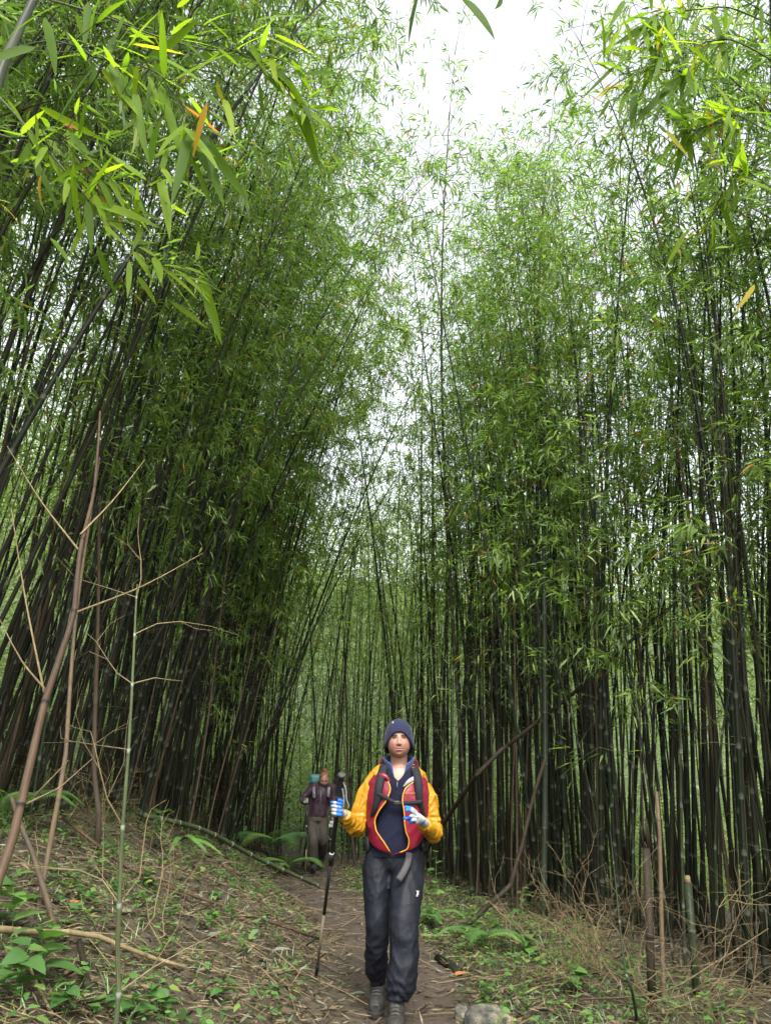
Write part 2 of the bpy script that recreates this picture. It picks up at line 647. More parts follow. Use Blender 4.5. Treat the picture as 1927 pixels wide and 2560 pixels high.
def bamboo_branches(ax, H, nodes, start, seed, dens=1.0, leaf_len=.17, bare_from=.6, bmax=1.25, bare_p=.25):
    """branches, twigs and leaf fans of one stem as plain arrays"""
    r = np.random.default_rng(seed)
    segs, twg = [], []                                  # (polyline, radii), (start, end)
    LB, LD, LL, LW, LX, LO, LR = [], [], [], [], [], [], []
    for nd in nodes:
        p0 = ax(nd)
        tang = unit(ax(min(nd + .05, H)) - ax(nd - .05))
        if nd < start:
            if nd > bare_from and r.random() < bare_p:          # bare dead side twigs low on the stem
                a = r.uniform(0, 6.28)
                l = r.uniform(.2, .7)
                d = np.array([np.cos(a), np.sin(a), r.uniform(-.2, .6)])
                q = np.array([p0, p0 + d * l * .5 + r.normal(0, .02, 3), p0 + d * l + np.array([0, 0, -.1 * l])])
                segs.append((q, [.004, .003, .0015]))
                for _ in range(r.integers(1, 4)):
                    m = q[1] + (q[2] - q[1]) * r.random()
                    twg.append((m, m + unit(d + r.normal(0, .8, 3)) * r.uniform(.08, .25)))
            continue
        f = (nd - start) / (H - start)
        prof = math.sin(math.pi * min(1.0, .18 + .82 * f)) ** .7
        nb = int(r.uniform(1.6, 4.4) * dens * (.35 + .65 * float(sstep(0, .25, f))) + r.random())
        a0 = r.uniform(0, 6.28)
        for k in range(nb):
            a = a0 + 6.28 * k / nb + r.normal(0, .4)
            L_ = bmax * (.35 + .65 * prof) * r.uniform(.45, 1.1)
            e = r.uniform(.35, 1.1)
            out = np.array([np.cos(a), np.sin(a), 0])
            d0 = unit(out * math.cos(e) + tang * math.sin(e) + np.array([0, 0, .1]))
            d1 = unit(out + np.array([0, 0, r.uniform(-.35, .35)]))
            p1 = p0 + d0 * L_ * .5
            p2 = p1 + unit(d0 + d1) * L_ * .3
            p3 = p2 + d1 * L_ * .3 + np.array([0, 0, -.08 * L_])
            q = np.array([p0, p1, p2, p3])
            rr = .003 + .003 * L_
            segs.append((q, [rr, rr * .75, rr * .5, .001]))
            nt = max(3, int(11.5 * L_ * r.uniform(.8, 1.3)))
            for j in range(nt):
                u = r.uniform(.9, 3.0) if j else 2.99
                i0 = int(u)
                bd = unit(q[i0 + 1] - q[i0])
                m = q[i0] + (q[i0 + 1] - q[i0]) * (u - i0)
                td = unit(bd * .7 + r.normal(0, .55, 3) + np.array([0, 0, -.05]))
                tl = r.uniform(.05, .26)
                e_ = m + td * tl + np.array([0, 0, -.15 * tl])
                twg.append((m, e_))
                nl = r.integers(4, 9)
                ld = unit(td + r.normal(0, .62, (nl, 3)) + np.array([0, 0, -.28]))
                LB.append(m + (e_ - m) * r.uniform(.35, 1.0, (nl, 1)))
                LD.append(ld)
                l = leaf_len * r.uniform(.55, 1.2, nl)
                LL.append(l)
                LW.append(l * r.uniform(.11, .16, nl))
                LR.append(r.uniform(0, 1, nl))
                LX.append(r.uniform(.05, .45, nl))
                LO.append(r.normal(0, .6, nl))
    arr = [np.concatenate(x) if x else np.zeros((0,)) for x in (LB, LD, LL, LW, LX, LO, LR)]
    return segs, twg, arr


def kites(base, d, length, width, droop, roll):
    """n small leaves, two triangles each, folded along the midrib"""
    V, _ = blades(base, d, length, width, droop, roll, (.36, 1.0, .7, .7))
    V = V.reshape(-1, 6, 3)[:, [0, 1, 5, 2]].reshape(-1, 3)
    o = (np.arange(len(V) // 4) * 4)[:, None, None]
    return V, (np.array([[0, 2, 1], [0, 3, 2]])[None] + o).reshape(-1, 3)


PROTO = {}


def proto(kind, i, H, r0, bend, start, dens, mat, wob=.25, power=2.2, leaf_len=.17, bmax=1.25, bare_p=.25, leaves=True, inter=.45, top=True, bare_from=.6):
    seed = 1000 * (ord(kind[0]) + i * 7) + i
    ax = culm_axis(H, bend, wob, seed, power)
    culm, nodes = culm_geo(ax, H, r0, seed, inter=inter, top=top)
    segs, twg, arr = bamboo_branches(ax, H, nodes, start if leaves else 99, seed + 1, dens, leaf_len, bmax=bmax, bare_p=bare_p, bare_from=bare_from)
    sg = [tube_vf(q, rr, 3, cap=False) for q, rr in segs]
    PROTO.setdefault(kind, []).append(dict(culm=culm, segs=sg, twg=np.array(twg), arr=arr, mat=mat, leaves=leaves, H=H))


for i in range(5):
    proto('leaning', i, 10.0 + .45 * i, .018 + .0018 * i, 1.2 + .4 * i, 2.5 + .4 * i, 1.05, M_CULM, power=1.8, bare_p=.6, leaf_len=.145)
for i in range(6):
    proto('straight', i, 8.9 + .45 * i, .019 + .002 * i, .35 + .22 * i, 2.3 + .42 * i, .95, M_CULM, wob=.18, leaf_len=.145)
for i in range(4):
    proto('tall', i, 11.4 + .4 * i, .023 + .002 * i, .4 + .3 * i, 4.6 + .5 * i, .8, M_CULM, wob=.2, leaf_len=.145)
for i in range(3):
    proto('young', i, 4.6 + .7 * i, .010 + .002 * i, .8 + .3 * i, 1.3 + .3 * i, .8, M_CULM_NEAR, bmax=.75, leaf_len=.15)
for i in range(3):
    proto('dead', i, 4.5 + 1.1 * i, .017 + .003 * i, .6 - .4 * i, 99, 1, M_CULM_DRY, leaves=False, bare_p=.6, top=False)

TRI = [0, 0, 0]


def plant_bamboo(kind, x, y, rz, tilt=(0, 0), s=1.0, label='', group=None, i=None, name='bamboo', keep=None):
    pr = PROTO[kind][i if i is not None else rng.integers(len(PROTO[kind]))]
    o = thing(name, label, 'bamboo', (x, y, float(ground_z(x, y))), group)
    o.rotation_mode = 'QUATERNION'
    o.rotation_quaternion = Quaternion((0, 1, 0), tilt[0]) @ Quaternion((1, 0, 0), -tilt[1]) @ Quaternion((0, 0, 1), rz)
    o.scale = (s, s, s)
    V, F, g = pr['culm']
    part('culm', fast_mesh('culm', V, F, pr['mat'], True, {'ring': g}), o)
    TRI[0] += len(F)
    dist = math.hypot(x, y)
    bb = MB()
    for V, F in pr['segs']:
        if rng.random() < (.9 if dist < 9 else .5):
            bb.add(V, F)
    tw_ = pr['twg']
    tw_ = tw_[rng.random(len(tw_)) < (.55 if math.hypot(x, y) < 9 else .25)] if len(tw_) and pr['leaves'] else tw_
    if len(tw_):
        a_, b_ = tw_[:, 0], tw_[:, 1]
        w = np.cross(b_ - a_, rng.normal(0, 1, (len(a_), 3)))
        w = unit(w) * .0016
        V = np.stack([a_ - w, a_ + w, b_ + w * .5, b_ - w * .5], 1).reshape(-1, 3)
        bb.add(V, (np.array([[0, 1, 2, 3]])[None] + (np.arange(len(a_)) * 4)[:, None, None]).reshape(-1, 4))
    if bb.n:
        part('branches', bb.mesh('branches', M_BRANCH if pr['leaves'] else M_TWIG), o)['kind'] = 'stuff'
        TRI[1] += sum(len(f) for f in bb.f)
    if pr['leaves']:
        LB, LD, LL, LW, LX, LO, LR = pr['arr']
        kp = keep if keep is not None else (.95 if dist < 7 else .64)
        k = rng.random(len(LB)) < kp
        rn = rng.uniform(0, 1, len(LB))[k]
        jig = rng.normal(0, .03, LB.shape)
        if dist < 6.5:
            V, F = blades((LB + jig)[k], LD[k], LL[k], LW[k], LX[k], LO[k])
            rn = np.repeat(rn, 6)
        else:
            V, F = kites((LB + jig)[k], LD[k], LL[k], LW[k] * 1.2, LX[k], LO[k])
            rn = np.repeat(rn, 4)
        part('foliage', fast_mesh('foliage', V, F, M_LEAF, True, {'rnd': rn}), o)['kind'] = 'stuff'
        TRI[2] += len(F)
    return o


front_l = np.array([(1.2, -2.5), (2.5, -2.75), (4, -3.0), (6, -2.85), (8, -2.75), (10, -2.5), (13, -2.3), (15, -2.6)])
front_r = np.array([(1.2, 2.3), (2.5, 2.4), (4, 2.75), (5.3, 2.75), (6.7, 2.45), (8.5, 1.95), (12, .85), (14.5, .2)])
GB, GB2 = 'bamboo just behind the second walker', 'bamboo deep in the thicket behind the second walker'
lab_back = 'slender bamboo standing close behind the second walker where the path bends'
lab_back2 = 'thin bamboo deep in the pale green thicket behind the second walker'


def lab_l(x, y):
    deep = np.interp(y, front_l[:, 0], front_l[:, 1]) - x > .9
    row = 'deep in the stand' if deep else 'at the front edge'
    where = 'behind the slanting brown stem' if y < 6.5 else ('above the fallen green pole' if y < 10.5 else 'beside the second walker')
    return f'dark bamboo leaning from the bank {where}, {row}', f'bank bamboo {where}, {row}'


def lab_r(x, y):
    deep = x - np.interp(y, front_r[:, 0], front_r[:, 1]) > .9
    row = 'deep in the stand' if deep else 'at the front edge'
    where = 'beside the splintered stump' if y < 6.5 else ('behind the dry twig tangle' if y < 9.5 else 'behind the walker in yellow')
    return f'straight dark bamboo {where}, {row}', f'upright bamboo {where}, {row}'


placed = []


def free(x, y, dmin):
    for a, b_ in placed:
        if (a - x) ** 2 + (b_ - y) ** 2 < dmin * dmin:
            return False
    placed.append((x, y))
    return True


count = 0
while count < 112:
    y = rng.uniform(2.6, 15.5)
    x = np.interp(y, front_l[:, 0], front_l[:, 1]) - rng.exponential(1.35)
    if x < -7.5 or not free(x, y, .13):
        continue
    if y < 4.5 and x > -2.9:
        continue
    plant_bamboo('leaning', x, y, rng.normal(0, .8), (rng.normal(.09, .085), rng.normal(0, .09)), rng.uniform(.78, 1.14), *lab_l(x, y))
    count += 1
count = 0
while count < 96:
    y = rng.uniform(2.8, 14.2)
    x = np.interp(y, front_r[:, 0], front_r[:, 1]) + rng.exponential(1.25)
    if x > 6.5 or not free(x, y, .12):
        continue
    if y < 4.6 and x < 3.0:
        continue
    plant_bamboo('straight', x, y, rng.uniform(0, 6.28), (min(.2, .30 * x / y) + rng.normal(0, .03), rng.normal(0, .03)), rng.uniform(.8, 1.15), *lab_r(x, y))
    count += 1
count = 0
while count < 50:
    y = rng.uniform(14.6, 22)
    x = rng.uniform(-6.5, 4.5)
    if abs(x - path_x(y)) < .5 or not free(x, y, .18):
        continue
    plant_bamboo('straight', x, y, rng.uniform(0, 6.28), (rng.normal(.02, .05), rng.normal(0, .04)), rng.uniform(.72, 1.02), lab_back if y < 18 else lab_back2, GB if y < 18 else GB2, keep=.5)
    count += 1
for k in range(20):                                     # taller ones standing over the bend of the path
    y = rng.uniform(9.0, 15)
    x = np.interp(y, front_r[:, 0], front_r[:, 1]) + rng.uniform(-.1, 2.2)
    plant_bamboo('tall', x, y, rng.uniform(0, 6.28), (rng.normal(-.035, .035), rng.normal(-.03, .03)), rng.uniform(.95, 1.15), 'extra tall bamboo topping the stand where the path bends', 'extra tall bamboo at the bend', keep=.58)
for k in range(9):                                      # and over the bank
    y = rng.uniform(8.0, 14)
    x = np.interp(y, front_l[:, 0], front_l[:, 1]) - rng.uniform(-.1, 1.2)
    plant_bamboo('tall', x, y, rng.normal(0, .6), (rng.normal(.13, .05), rng.normal(-.02, .03)), rng.uniform(.95, 1.12), 'extra tall bamboo topping the stand on the bank', 'extra tall bamboo on the bank', keep=.58)
for k in range(11):                                     # young thin stems with low leaves
    y = rng.uniform(5.5, 12)
    right = k % 3 != 0
    x = np.interp(y, *(front_r if right else front_l).T) + (1 if right else -1) * rng.uniform(.0, .9)
    plant_bamboo('young', x, y, rng.uniform(0, 6.28), (rng.normal(0, .06), rng.normal(0, .06)), rng.uniform(.8, 1.15),
                 'thin young bamboo with low leaf sprays among the thick stems', 'thin young bamboo with low leaves')
for k in range(14):                                     # dead tan stems
    y = rng.uniform(5.8, 12)
    right = k % 2
    x = np.interp(y, *(front_r if right else front_l).T) + (1 if right else -1) * rng.uniform(-.05, .7)
    plant_bamboo('dead', x, y, rng.uniform(0, 6.28), (rng.normal(.08 if right else .12, .06), rng.normal(0, .06)), rng.uniform(.6, .85),
                 'dead tan leafless bamboo stem standing in the crowded stand' if right else 'dead tan leafless bamboo stem slanting up from the bank',
                 'dead tan bamboo stems in the stand' if right else 'dead tan bamboo stems on the bank', name='dead_bamboo')

# the bamboo further back, past counting: one object
far = MB()
farl = MB()
fr = np.random.default_rng(77)
for k in range(275):
    y = fr.uniform(8, 30)
    side = fr.random() if k < 215 else 9
    if side == 9:                                  # stands carried on unseen behind the camera, added to block sky light from there
        y = fr.uniform(-13, 1.2)
        x = (1.9 + fr.uniform(0, 4.5)) * (1 if k % 2 else -1) if y > -7 else fr.uniform(-6, 6)
    elif side < .40:
        x = np.interp(y, front_l[:, 0], front_l[:, 1]) - fr.uniform(3.0, 8)
    elif side < .62:
        x = np.interp(y, front_r[:, 0], front_r[:, 1]) + fr.uniform(4.0, 8.5)
    else:
        y = fr.uniform(22, 31)
        x = fr.uniform(-9, 9)
    H = fr.uniform(8, 11)
    ax = culm_axis(H, fr.uniform(.3, 1.6), .2, int(k))
    base = np.array([x, y, ground_z(x, y)])
    ss = np.linspace(-.2, H, 12)
    a = fr.uniform(0, 6.28)
    R = np.array([[np.cos(a), -np.sin(a), 0], [np.sin(a), np.cos(a), 0], [0, 0, 1]])
    p = ax(ss) @ R.T + base
    V, F = tube_vf(p, np.linspace(fr.uniform(.018, .028), .004, 12), 5, cap=False)
    far.add(V, F, ring=0)
    n = 560 if side != 9 else 400
    s = H * (.28 + .72 * fr.beta(1.5, 1.2, n))
    rad = fr.gamma(2.0, .28, n) * np.clip(1.25 - s / H * .75, .25, 1)
    aa = fr.uniform(0, 6.28, n)
    # leaves gather in sprays
    clump = fr.integers(0, 120, n)
    cs, ca, cr = H * (.28 + .72 * fr.beta(1.5, 1.2, 120)), fr.uniform(0, 6.28, 120), fr.gamma(2.2, .28, 120)
    q = ax(cs[clump]) @ R.T + base
    q += np.stack([np.cos(ca[clump]) * cr[clump], np.sin(ca[clump]) * cr[clump], .1 * cr[clump]], -1) + fr.normal(0, .17, (n, 3))
    d = np.stack([np.cos(aa), np.sin(aa), fr.normal(-.35, .5, n)], -1)
    l = fr.uniform(.11, .20, n) * (1 if side != 9 else 1.5)
    V, F = kites(q, d, l, l * fr.uniform(.14, .19, n), .25, fr.normal(0, .6, n))
    farl.add(V, F, rnd=np.repeat(fr.uniform(0, 1, n), 4))
dry = MB()
for k in range(600):                                   # the crowd of stems inside the stands
    m = k % 14
    m = 10 if m in (12, 13) else m
    if m < 5:
        y = fr.uniform(3.5, 15)
        x = np.interp(y, front_l[:, 0], front_l[:, 1]) - .25 - fr.exponential(1.5)
        lean = np.array([fr.normal(.10, .12), fr.normal(0, .12)])
    elif m < 10:
        y = fr.uniform(5.2, 14.5)
        x = np.interp(y, front_r[:, 0], front_r[:, 1]) + .25 + fr.exponential(1.5)
        lean = np.array([min(.2, .28 * x / y) + fr.normal(0, .05), fr.normal(0, .05)])
    elif m == 10:
        y = fr.uniform(14.5, 18)
        x = fr.uniform(-5, 1.0)
        lean = fr.normal(.04, .06, 2)
    else:
        y = fr.uniform(15, 27)
        x = fr.uniform(-8, 8)
        lean = fr.normal(0, .06, 2)
    H = fr.uniform(6, 10)
    base = np.array([x, y, float(ground_z(x, y)) - .1])
    ss = np.linspace(0, H, 9)
    t_ = ss / H
    bow = fr.normal(0, .35, 2)
    p = base + np.stack([lean[0] * ss + bow[0] * t_ ** 2, lean[1] * ss + bow[1] * t_ ** 2, ss], -1)
    r0_ = fr.uniform(.009, .025)
    dead_ = fr.random() < .13
    if dead_:
        p = p[:6]
    V, F = tube_vf(p, np.linspace(r0_, r0_ * .3, len(p)), 5, cap=False)
    (dry if dead_ else far).add(V, F, ring=0)
    if not dead_:
        n = 300 if m >= 10 else 110
        cn = 34
        cs, ca, cr = H * (.33 + .67 * fr.random(cn)), fr.uniform(0, 6.28, cn), fr.gamma(2.2, .22, cn)
        cl = fr.integers(0, cn, n)
        q = np.stack([np.interp(cs[cl], ss, p[:, i]) for i in range(3)], -1)
        q += np.stack([np.cos(ca[cl]) * cr[cl], np.sin(ca[cl]) * cr[cl], .1 * cr[cl]], -1) + fr.normal(0, .13, (n, 3))
        aa = fr.uniform(0, 6.28, n)
        l = fr.uniform(.08, .17, n)
        V, F = kites(q, np.stack([np.cos(aa), np.sin(aa), fr.normal(-.35, .5, n)], -1), l, l * fr.uniform(.13, .18, n), .25, fr.normal(0, .6, n))
        farl.add(V, F, rnd=np.repeat(fr.uniform(0, 1, n), 4))
ft = thing('bamboo_thicket', 'crowd of thinner bamboo filling the stands and the pale green mass beyond', 'thicket', (0, 26, 0))
ft['kind'] = 'stuff'
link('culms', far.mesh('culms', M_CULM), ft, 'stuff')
link('foliage', farl.mesh('foliage', M_FAR), ft, 'stuff')
link('dead_canes', dry.mesh('dead_canes', M_CULM_DRY), ft, 'stuff')

# bright woodland on the slope beyond, seen between the stems
sc_ = MB()
n, m = 115000, 700
cxy = np.stack([fr.uniform(-24, 26, m), fr.uniform(22, 52, m)], -1)
cxy[:, 0] *= np.maximum(.7, cxy[:, 1] / 36)
lowk = np.arange(m) < 200
cxy[lowk] = np.stack([fr.uniform(-14, 14, 200), fr.uniform(17, 26, 200)], -1)
sid = np.arange(m) >= 520
cxy[sid] = np.stack([np.where(fr.random(180) < .6, fr.uniform(-17, -9, 180), fr.uniform(8.5, 15, 180)), fr.uniform(2, 22, 180)], -1)
cl = fr.integers(0, m, n)
hh = np.where(lowk, fr.uniform(.4, 2.6, m), np.where(sid, fr.uniform(.4, 6.5, m), fr.uniform(.5, 7.5, m)))
q = np.stack([cxy[cl, 0] + fr.normal(0, 1.15, n), cxy[cl, 1] + fr.normal(0, .8, n), np.zeros(n)], -1)
q[:, 2] = ground_z(q[:, 0], q[:, 1]) + np.maximum(.05, hh[cl] + np.where(lowk[cl], fr.uniform(-1.2, .1, n), fr.normal(0, .75, n)))
aa = fr.uniform(0, 6.28, n)
l = fr.uniform(.11, .24, n) * np.clip(q[:, 1] / 19, .8, 2.4)
V, F = kites(q, np.stack([np.cos(aa), np.sin(aa), fr.normal(-.1, .5, n)], -1), l, l * fr.uniform(.2, .36, n), .25, fr.normal(0, .7, n))
sc_.add(V, F, rnd=np.repeat(fr.uniform(0, 1, n), 4))
scrub = link('far_woodland', sc_.mesh('far_woodland', M_FAR), kind='stuff')
tag(scrub, 'bright green woodland on the slope beyond, glimpsed between the bamboo stems', 'woodland')

print('TRIS culm/branch/leaf', TRI, flush=True)

# ------------------------------------------------------------------ single poles, stumps and dead stems
def pole_geo(pts, r0, r1, inter, sides=10, seed=0, n=60, ridge=1.14):
    """bamboo pole along a curve, with nodes every `inter` metres"""
    p = crom(pts, 200)
    sl = np.concatenate([[0], np.cumsum(np.linalg.norm(np.diff(p, axis=0), axis=1))])
    T = sl[-1]
    r = np.random.default_rng(seed)
    ss, kk, gg = [0], [1], [0]
    s = inter * r.uniform(.3, .9)
    nodes = []
    while s < T - .04:
        nodes.append(s)
        for ds, k, g in ((-.10, 1, 0), (-.016, .99, 0), (-.006, 1.0, 1), (-.001, ridge, 1), (.003, ridge, .1), (.010, 1.0, 0)):
            if 0 < s + ds < T:
                ss.append(s + ds)
                kk.append(k)
                gg.append(g)
        s += inter * r.uniform(.88, 1.12)
    ss.append(T)
    kk.append(1)
    gg.append(0)
    o = np.argsort(ss)
    ss, kk, gg = np.array(ss)[o], np.array(kk)[o], np.array(gg)[o]
    q = np.stack([np.interp(ss, sl, p[:, i]) for i in range(3)], -1)
    rad = (r0 + (r1 - r0) * ss / T) * kk
    V, F = tube_vf(q, rad, sides)
    g = np.concatenate([np.repeat(gg, sides), [0, 0]])
    npts = np.stack([np.interp(nodes, sl, p[:, i]) for i in range(3)], -1) if nodes else np.zeros((0, 3))
    return V, F, g, npts


def zigzag(mb, p0, d, length, r, rg, depth=2, kink=.35, split=.5):
    """a dry twig that forks and kinks as it goes"""
    n = max(2, int(length / .09))
    p = np.array(p0, float)
    d = unit(d)
    pts = [p.copy()]
    for i in range(n):
        d = unit(d + rg.normal(0, kink, 3) * .5)
        p = p + d * length / n
        pts.append(p.copy())
        if depth > 0 and rg.random() < split and i < n - 1:
            zigzag(mb, p, unit(d + rg.normal(0, .75, 3)), length * rg.uniform(.3, .6), r * .6, rg, depth - 1, kink, split)
    V, F = tube_vf(np.array(pts), np.linspace(r, r * .35, len(pts)), 4, cap=False)
    mb.add(V, F, ring=0)


def pole(name, label, pts, r0, r1, inter, mat, seed=0, sides=10, twigs=None, cat='bamboo pole', partname='culm'):
    V, F, g, nd = pole_geo(pts, r0, r1, inter, sides, seed)
    base = pts[0]
    t = thing(name, label, cat, base)
    link(partname, MB().add(V, F, ring=g).mesh(partname, mat), t)
    rg = np.random.default_rng(seed + 5)
    for args in (twigs or []):
        mb = MB()
        zigzag(mb, *args[:4], rg, *args[4:])
        link('side_twig', mb.mesh('side_twig', M_TWIG), t, 'stuff')
    return t, nd


def src(cx, cy, crop):
    x0, y0, s = {'c3': (0, 1900, 2.081), 'c4': (1050, 1900, 1.8985), 'c5': (0, 1000, 2.081), 'c7': (0, 0, 1.734), 'c8': (960, 0, 1.722),
                 'c6': (1050, 1000, 1.8985)}[crop]
    return x0 + cx / s, y0 + cy / s


# brown dead stem slanting up close to the camera
bp = [P(*src(a, b_, c), y) for a, b_, c, y in ((-330, 1500, 'c3', 2.1), (0, 640, 'c3', 2.25), (110, 230, 'c3', 2.32), (165, 0, 'c3', 2.36), (250, 1520, 'c5', 2.44),
                                            (385, 1110, 'c5', 2.56), (420, 780, 'c5', 2.68), (490, 480, 'c5', 2.85), (515, 200, 'c5', 3.0), (522, 60, 'c5', 3.1))]
bz = bp[0].copy()
bz[2] = float(ground_z(bz[0] - .08, bz[1])) - .1
bz[0] -= .08
t, _ = pole('dead_bamboo', 'dead brown bamboo stem with bare side shoots slanting up from the bank edge', [bz] + bp, .0180, .0040, .36, M_CULM_BROWN, 3, 12)
for a, b_ in (((P(*src(385, 1110, 'c5'), 2.56)), P(*src(1055, 798, 'c5'), 2.9)),
              ((P(*src(135, 230, 'c3'), 2.33)), P(*src(480, -5, 'c3'), 2.5)),
              ((P(*src(180, 190, 'c3'), 2.36)), P(*src(360, 0, 'c3'), 2.42)),
              ((P(*src(240, 1510, 'c5'), 2.44)), P(*src(0, 1140, 'c5'), 2.5)), ((P(*src(232, 1525, 'c5'), 2.44)), P(*src(60, 560, 'c5'), 2.6)),
              ((P(*src(410, 780, 'c5'), 2.68)), P(*src(40, 240, 'c5'), 2.8)),
              ((P(*src(420, 700, 'c5'), 2.7)), P(*src(755, 310, 'c5'), 3.0))):
    mid = (a + b_) / 2 + np.array([0, 0, -.02])
    V, F, g, _ = pole_geo([a, mid, b_], .0040, .0013, .14, 6, 9)
    link('side_shoot', MB().add(V, F, ring=g).mesh('side_shoot', M_TWIG), t)

# thin green stem with white node rings
gp = [P(*src(a, b_, c), y) for a, b_, c, y in ((605, 1374, 'c3', 2.5), (612, 1000, 'c3', 2.5), (628, 600, 'c3', 2.5), (645, 260, 'c3', 2.52), (667, 0, 'c3', 2.55),
                                            (688, 1510, 'c5', 2.62), (705, 1150, 'c5', 2.75), (715, 960, 'c5', 2.9))]
g0 = gp[0].copy()
g0[2] = float(ground_z(g0[0], g0[1])) - .05
g0[0] -= .02
gt, nd = pole('green_bamboo', 'thin green bamboo stem with white node rings and bare twigs', [g0] + gp, .0098, .0032, .243, M_CULM_GREEN, 5, 12)
rg = np.random.default_rng(31)
for q in nd[2:]:
    for _ in range(rg.integers(1, 3)):
        mb = MB()
        a = rg.uniform(0, 6.28)
        zigzag(mb, q, np.array([np.cos(a), .5 * np.sin(a) + .3, rg.uniform(-.2, .9)]), rg.uniform(.25, .6), .0026, rg, 2, .5, .45)
        link('side_twig', mb.mesh('side_twig', M_TWIG), gt, 'stuff')

# a second thin stem beside it and the vertical dry ones at the bank foot
def stem_between(name, label, uvs, r0, r1, inter, mat, seed, lift=-.06):
    g0_ = G(uvs[0][0], uvs[0][1])                         # where the stem meets the ground
    k_ = g0_[1] / uvs[0][2]
    pts = [g0_ + np.array([0, 0, lift])] + [P(u, v, y * k_) for u, v, y in uvs[1:]]
    return pole(name, label, pts, r0, r1, inter, mat, seed)


stem_between('dead_bamboo', 'thin tan dead stem rising from the bank beside the green ringed stem',
             [(*src(200, 770, 'c3'), 4.3), (*src(265, 420, 'c3'), 4.35), (*src(310, 180, 'c3'), 4.4), (*src(340, 20, 'c3'), 4.45), (*src(400, 1100, 'c5'), 4.8), (*src(520, 300, 'c5'), 5.2)], .017, .008, .4, M_CULM_DRY, 8)
stem_between('dead_bamboo', 'grey-brown dead stem leaning out of the bank undergrowth, lower half bare',
             [(*src(310, 880, 'c3'), 3.7), (*src(215, 600, 'c3'), 3.75), (*src(110, 340, 'c3'), 3.8), (*src(60, 190, 'c3'), 3.85)], .018, .012, .4, M_CULM_DRY, 12)
stem_between('dead_bamboo', 'pale brown upright stem standing between the bank plants and dark culms',
             [(*src(505, 480, 'c3'), 6.5), (*src(515, 290, 'c3'), 6.5), (*src(490, 0, 'c3'), 6.5), (*src(510, 1200, 'c5'), 6.6), (*src(520, 500, 'c5'), 6.7)], .024, .014, .45, M_CULM_DRY, 14)

# fallen green pole running down the bank
fp = [P(*src(750, 288, 'c3'), G(*src(760, 330, 'c3'))[1] - .3), None, None, G(*src(1665, 672, 'c3'), .03)]
fp[1] = P(*src(1060, 365, 'c3'), fp[0][1] * .66 + fp[3][1] * .34)
fp[2] = P(*src(1340, 510, 'c3'), fp[0][1] * .35 + fp[3][1] * .65)
pole('fallen_bamboo', 'fallen green bamboo pole lying down the bank towards the path', fp, .030, .024, .34, M_CULM_GREEN, 21, 12)
hp = [G(*src(-60, 1010, 'c3'), .10), G(*src(200, 1040, 'c3'), .12), G(*src(450, 1055, 'c3'), .12), G(*src(700, 1095, 'c3'), .08), G(*src(960, 1120, 'c3'), .03)]
pole('fallen_bamboo', 'dry yellow-brown bamboo pole lying flat across the foot of the bank', hp, .018, .009, .30, M_TWIG, 22)
dp = [G(*src(320, 385, 'c3'), .12), G(*src(640, 600, 'c3'), .07), G(*src(900, 710, 'c3'), .05), G(*src(1230, 820, 'c3'), .05), G(*src(1470, 910, 'c3'), .06), G(*src(1665, 972, 'c3'), .05)]
pole('fallen_branch', 'long thin dark branch fallen across the bank litter', dp, .013, .011, .45, M_CULM_BROWN, 23)
sp = [G(*src(510, 1440, 'c3'), -.04), G(*src(450, 1240, 'c3'), .05), G(*src(395, 1090, 'c3'), .12)]
pole('broken_stalk', 'short orange-brown broken stalk propped in the bank plants', sp, .019, .014, .5, M_STUMP, 24)
tp = [G(*src(270, 1374, 'c3'), .03), G(*src(120, 1200, 'c3'), .10), G(*src(40, 1060, 'c3'), .14)]
pole('dry_stick', 'slim tan stick leaning among the broad-leaved bank plants', tp, .007, .005, .5, M_TWIG, 25)
pole('fallen_bamboo', 'tan bamboo length lying level behind the bank between dark stems', [G(*src(1010, 330, 'c3'), .75), G(*src(1280, 330, 'c3'), .72), G(*src(1470, 330, 'c3'), .70)], .032, .026, .5, M_TWIG, 26)

# opposite side of the path
lp = [G(*src(155, 850, 'c4')), P(*src(280, 730, 'c4'), 8.2), P(*src(440, 575, 'c4'), 8.35)]
lp.append(P(*src(480, 420, 'c4'), 8.4))
lp.append(P(*src(530, 200, 'c4'), 8.5))
lp.append(P(*src(590, 0, 'c4'), 8.6))
lp[1] = P(*src(280, 730, 'c4'), lp[0][1] + .05)
pole('leaning_pole', 'dead brown pole bent upward, leaning out of the stand to the path', lp, .026, .018, .5, M_STUMP, 31)
pole('leaning_pole', 'long dark pole slanting through the crowded stand above head height',
     [G(1010, 2210), P(*src(270, 70, 'c4'), 9.3), P(*src(440, 1620, 'c6'), 9.4), P(*src(740, 1380, 'c6'), 9.6), P(*src(1080, 1070, 'c6'), 9.9), P(*src(1340, 860, 'c6'), 10.2)], .030, .021, .6, M_STUMP, 32)
stem_between('green_bamboo', 'slim straight green stem with pale rings in the stand opposite the bank',
             [(*src(580, 760, 'c4'), 7.6), (*src(592, 200, 'c4'), 7.6), (*src(592, 1500, 'c6'), 7.65), (*src(585, 700, 'c6'), 7.8), (*src(575, 0, 'c6'), 8.0), (*src(560, -600, 'c6'), 8.3)], .033, .02, .62, M_CULM_NEAR, 33)
stem_between('dead_bamboo', 'pale tan dead stem with one swollen node beside the stumps',
             [(*src(1150, 1140, 'c4'), 5.3), (*src(1143, 760, 'c4'), 5.35), (*src(1138, 420, 'c4'), 5.4), (*src(1120, 150, 'c4'), 5.45)], .018, .013, .5, M_CULM_DRY, 34)


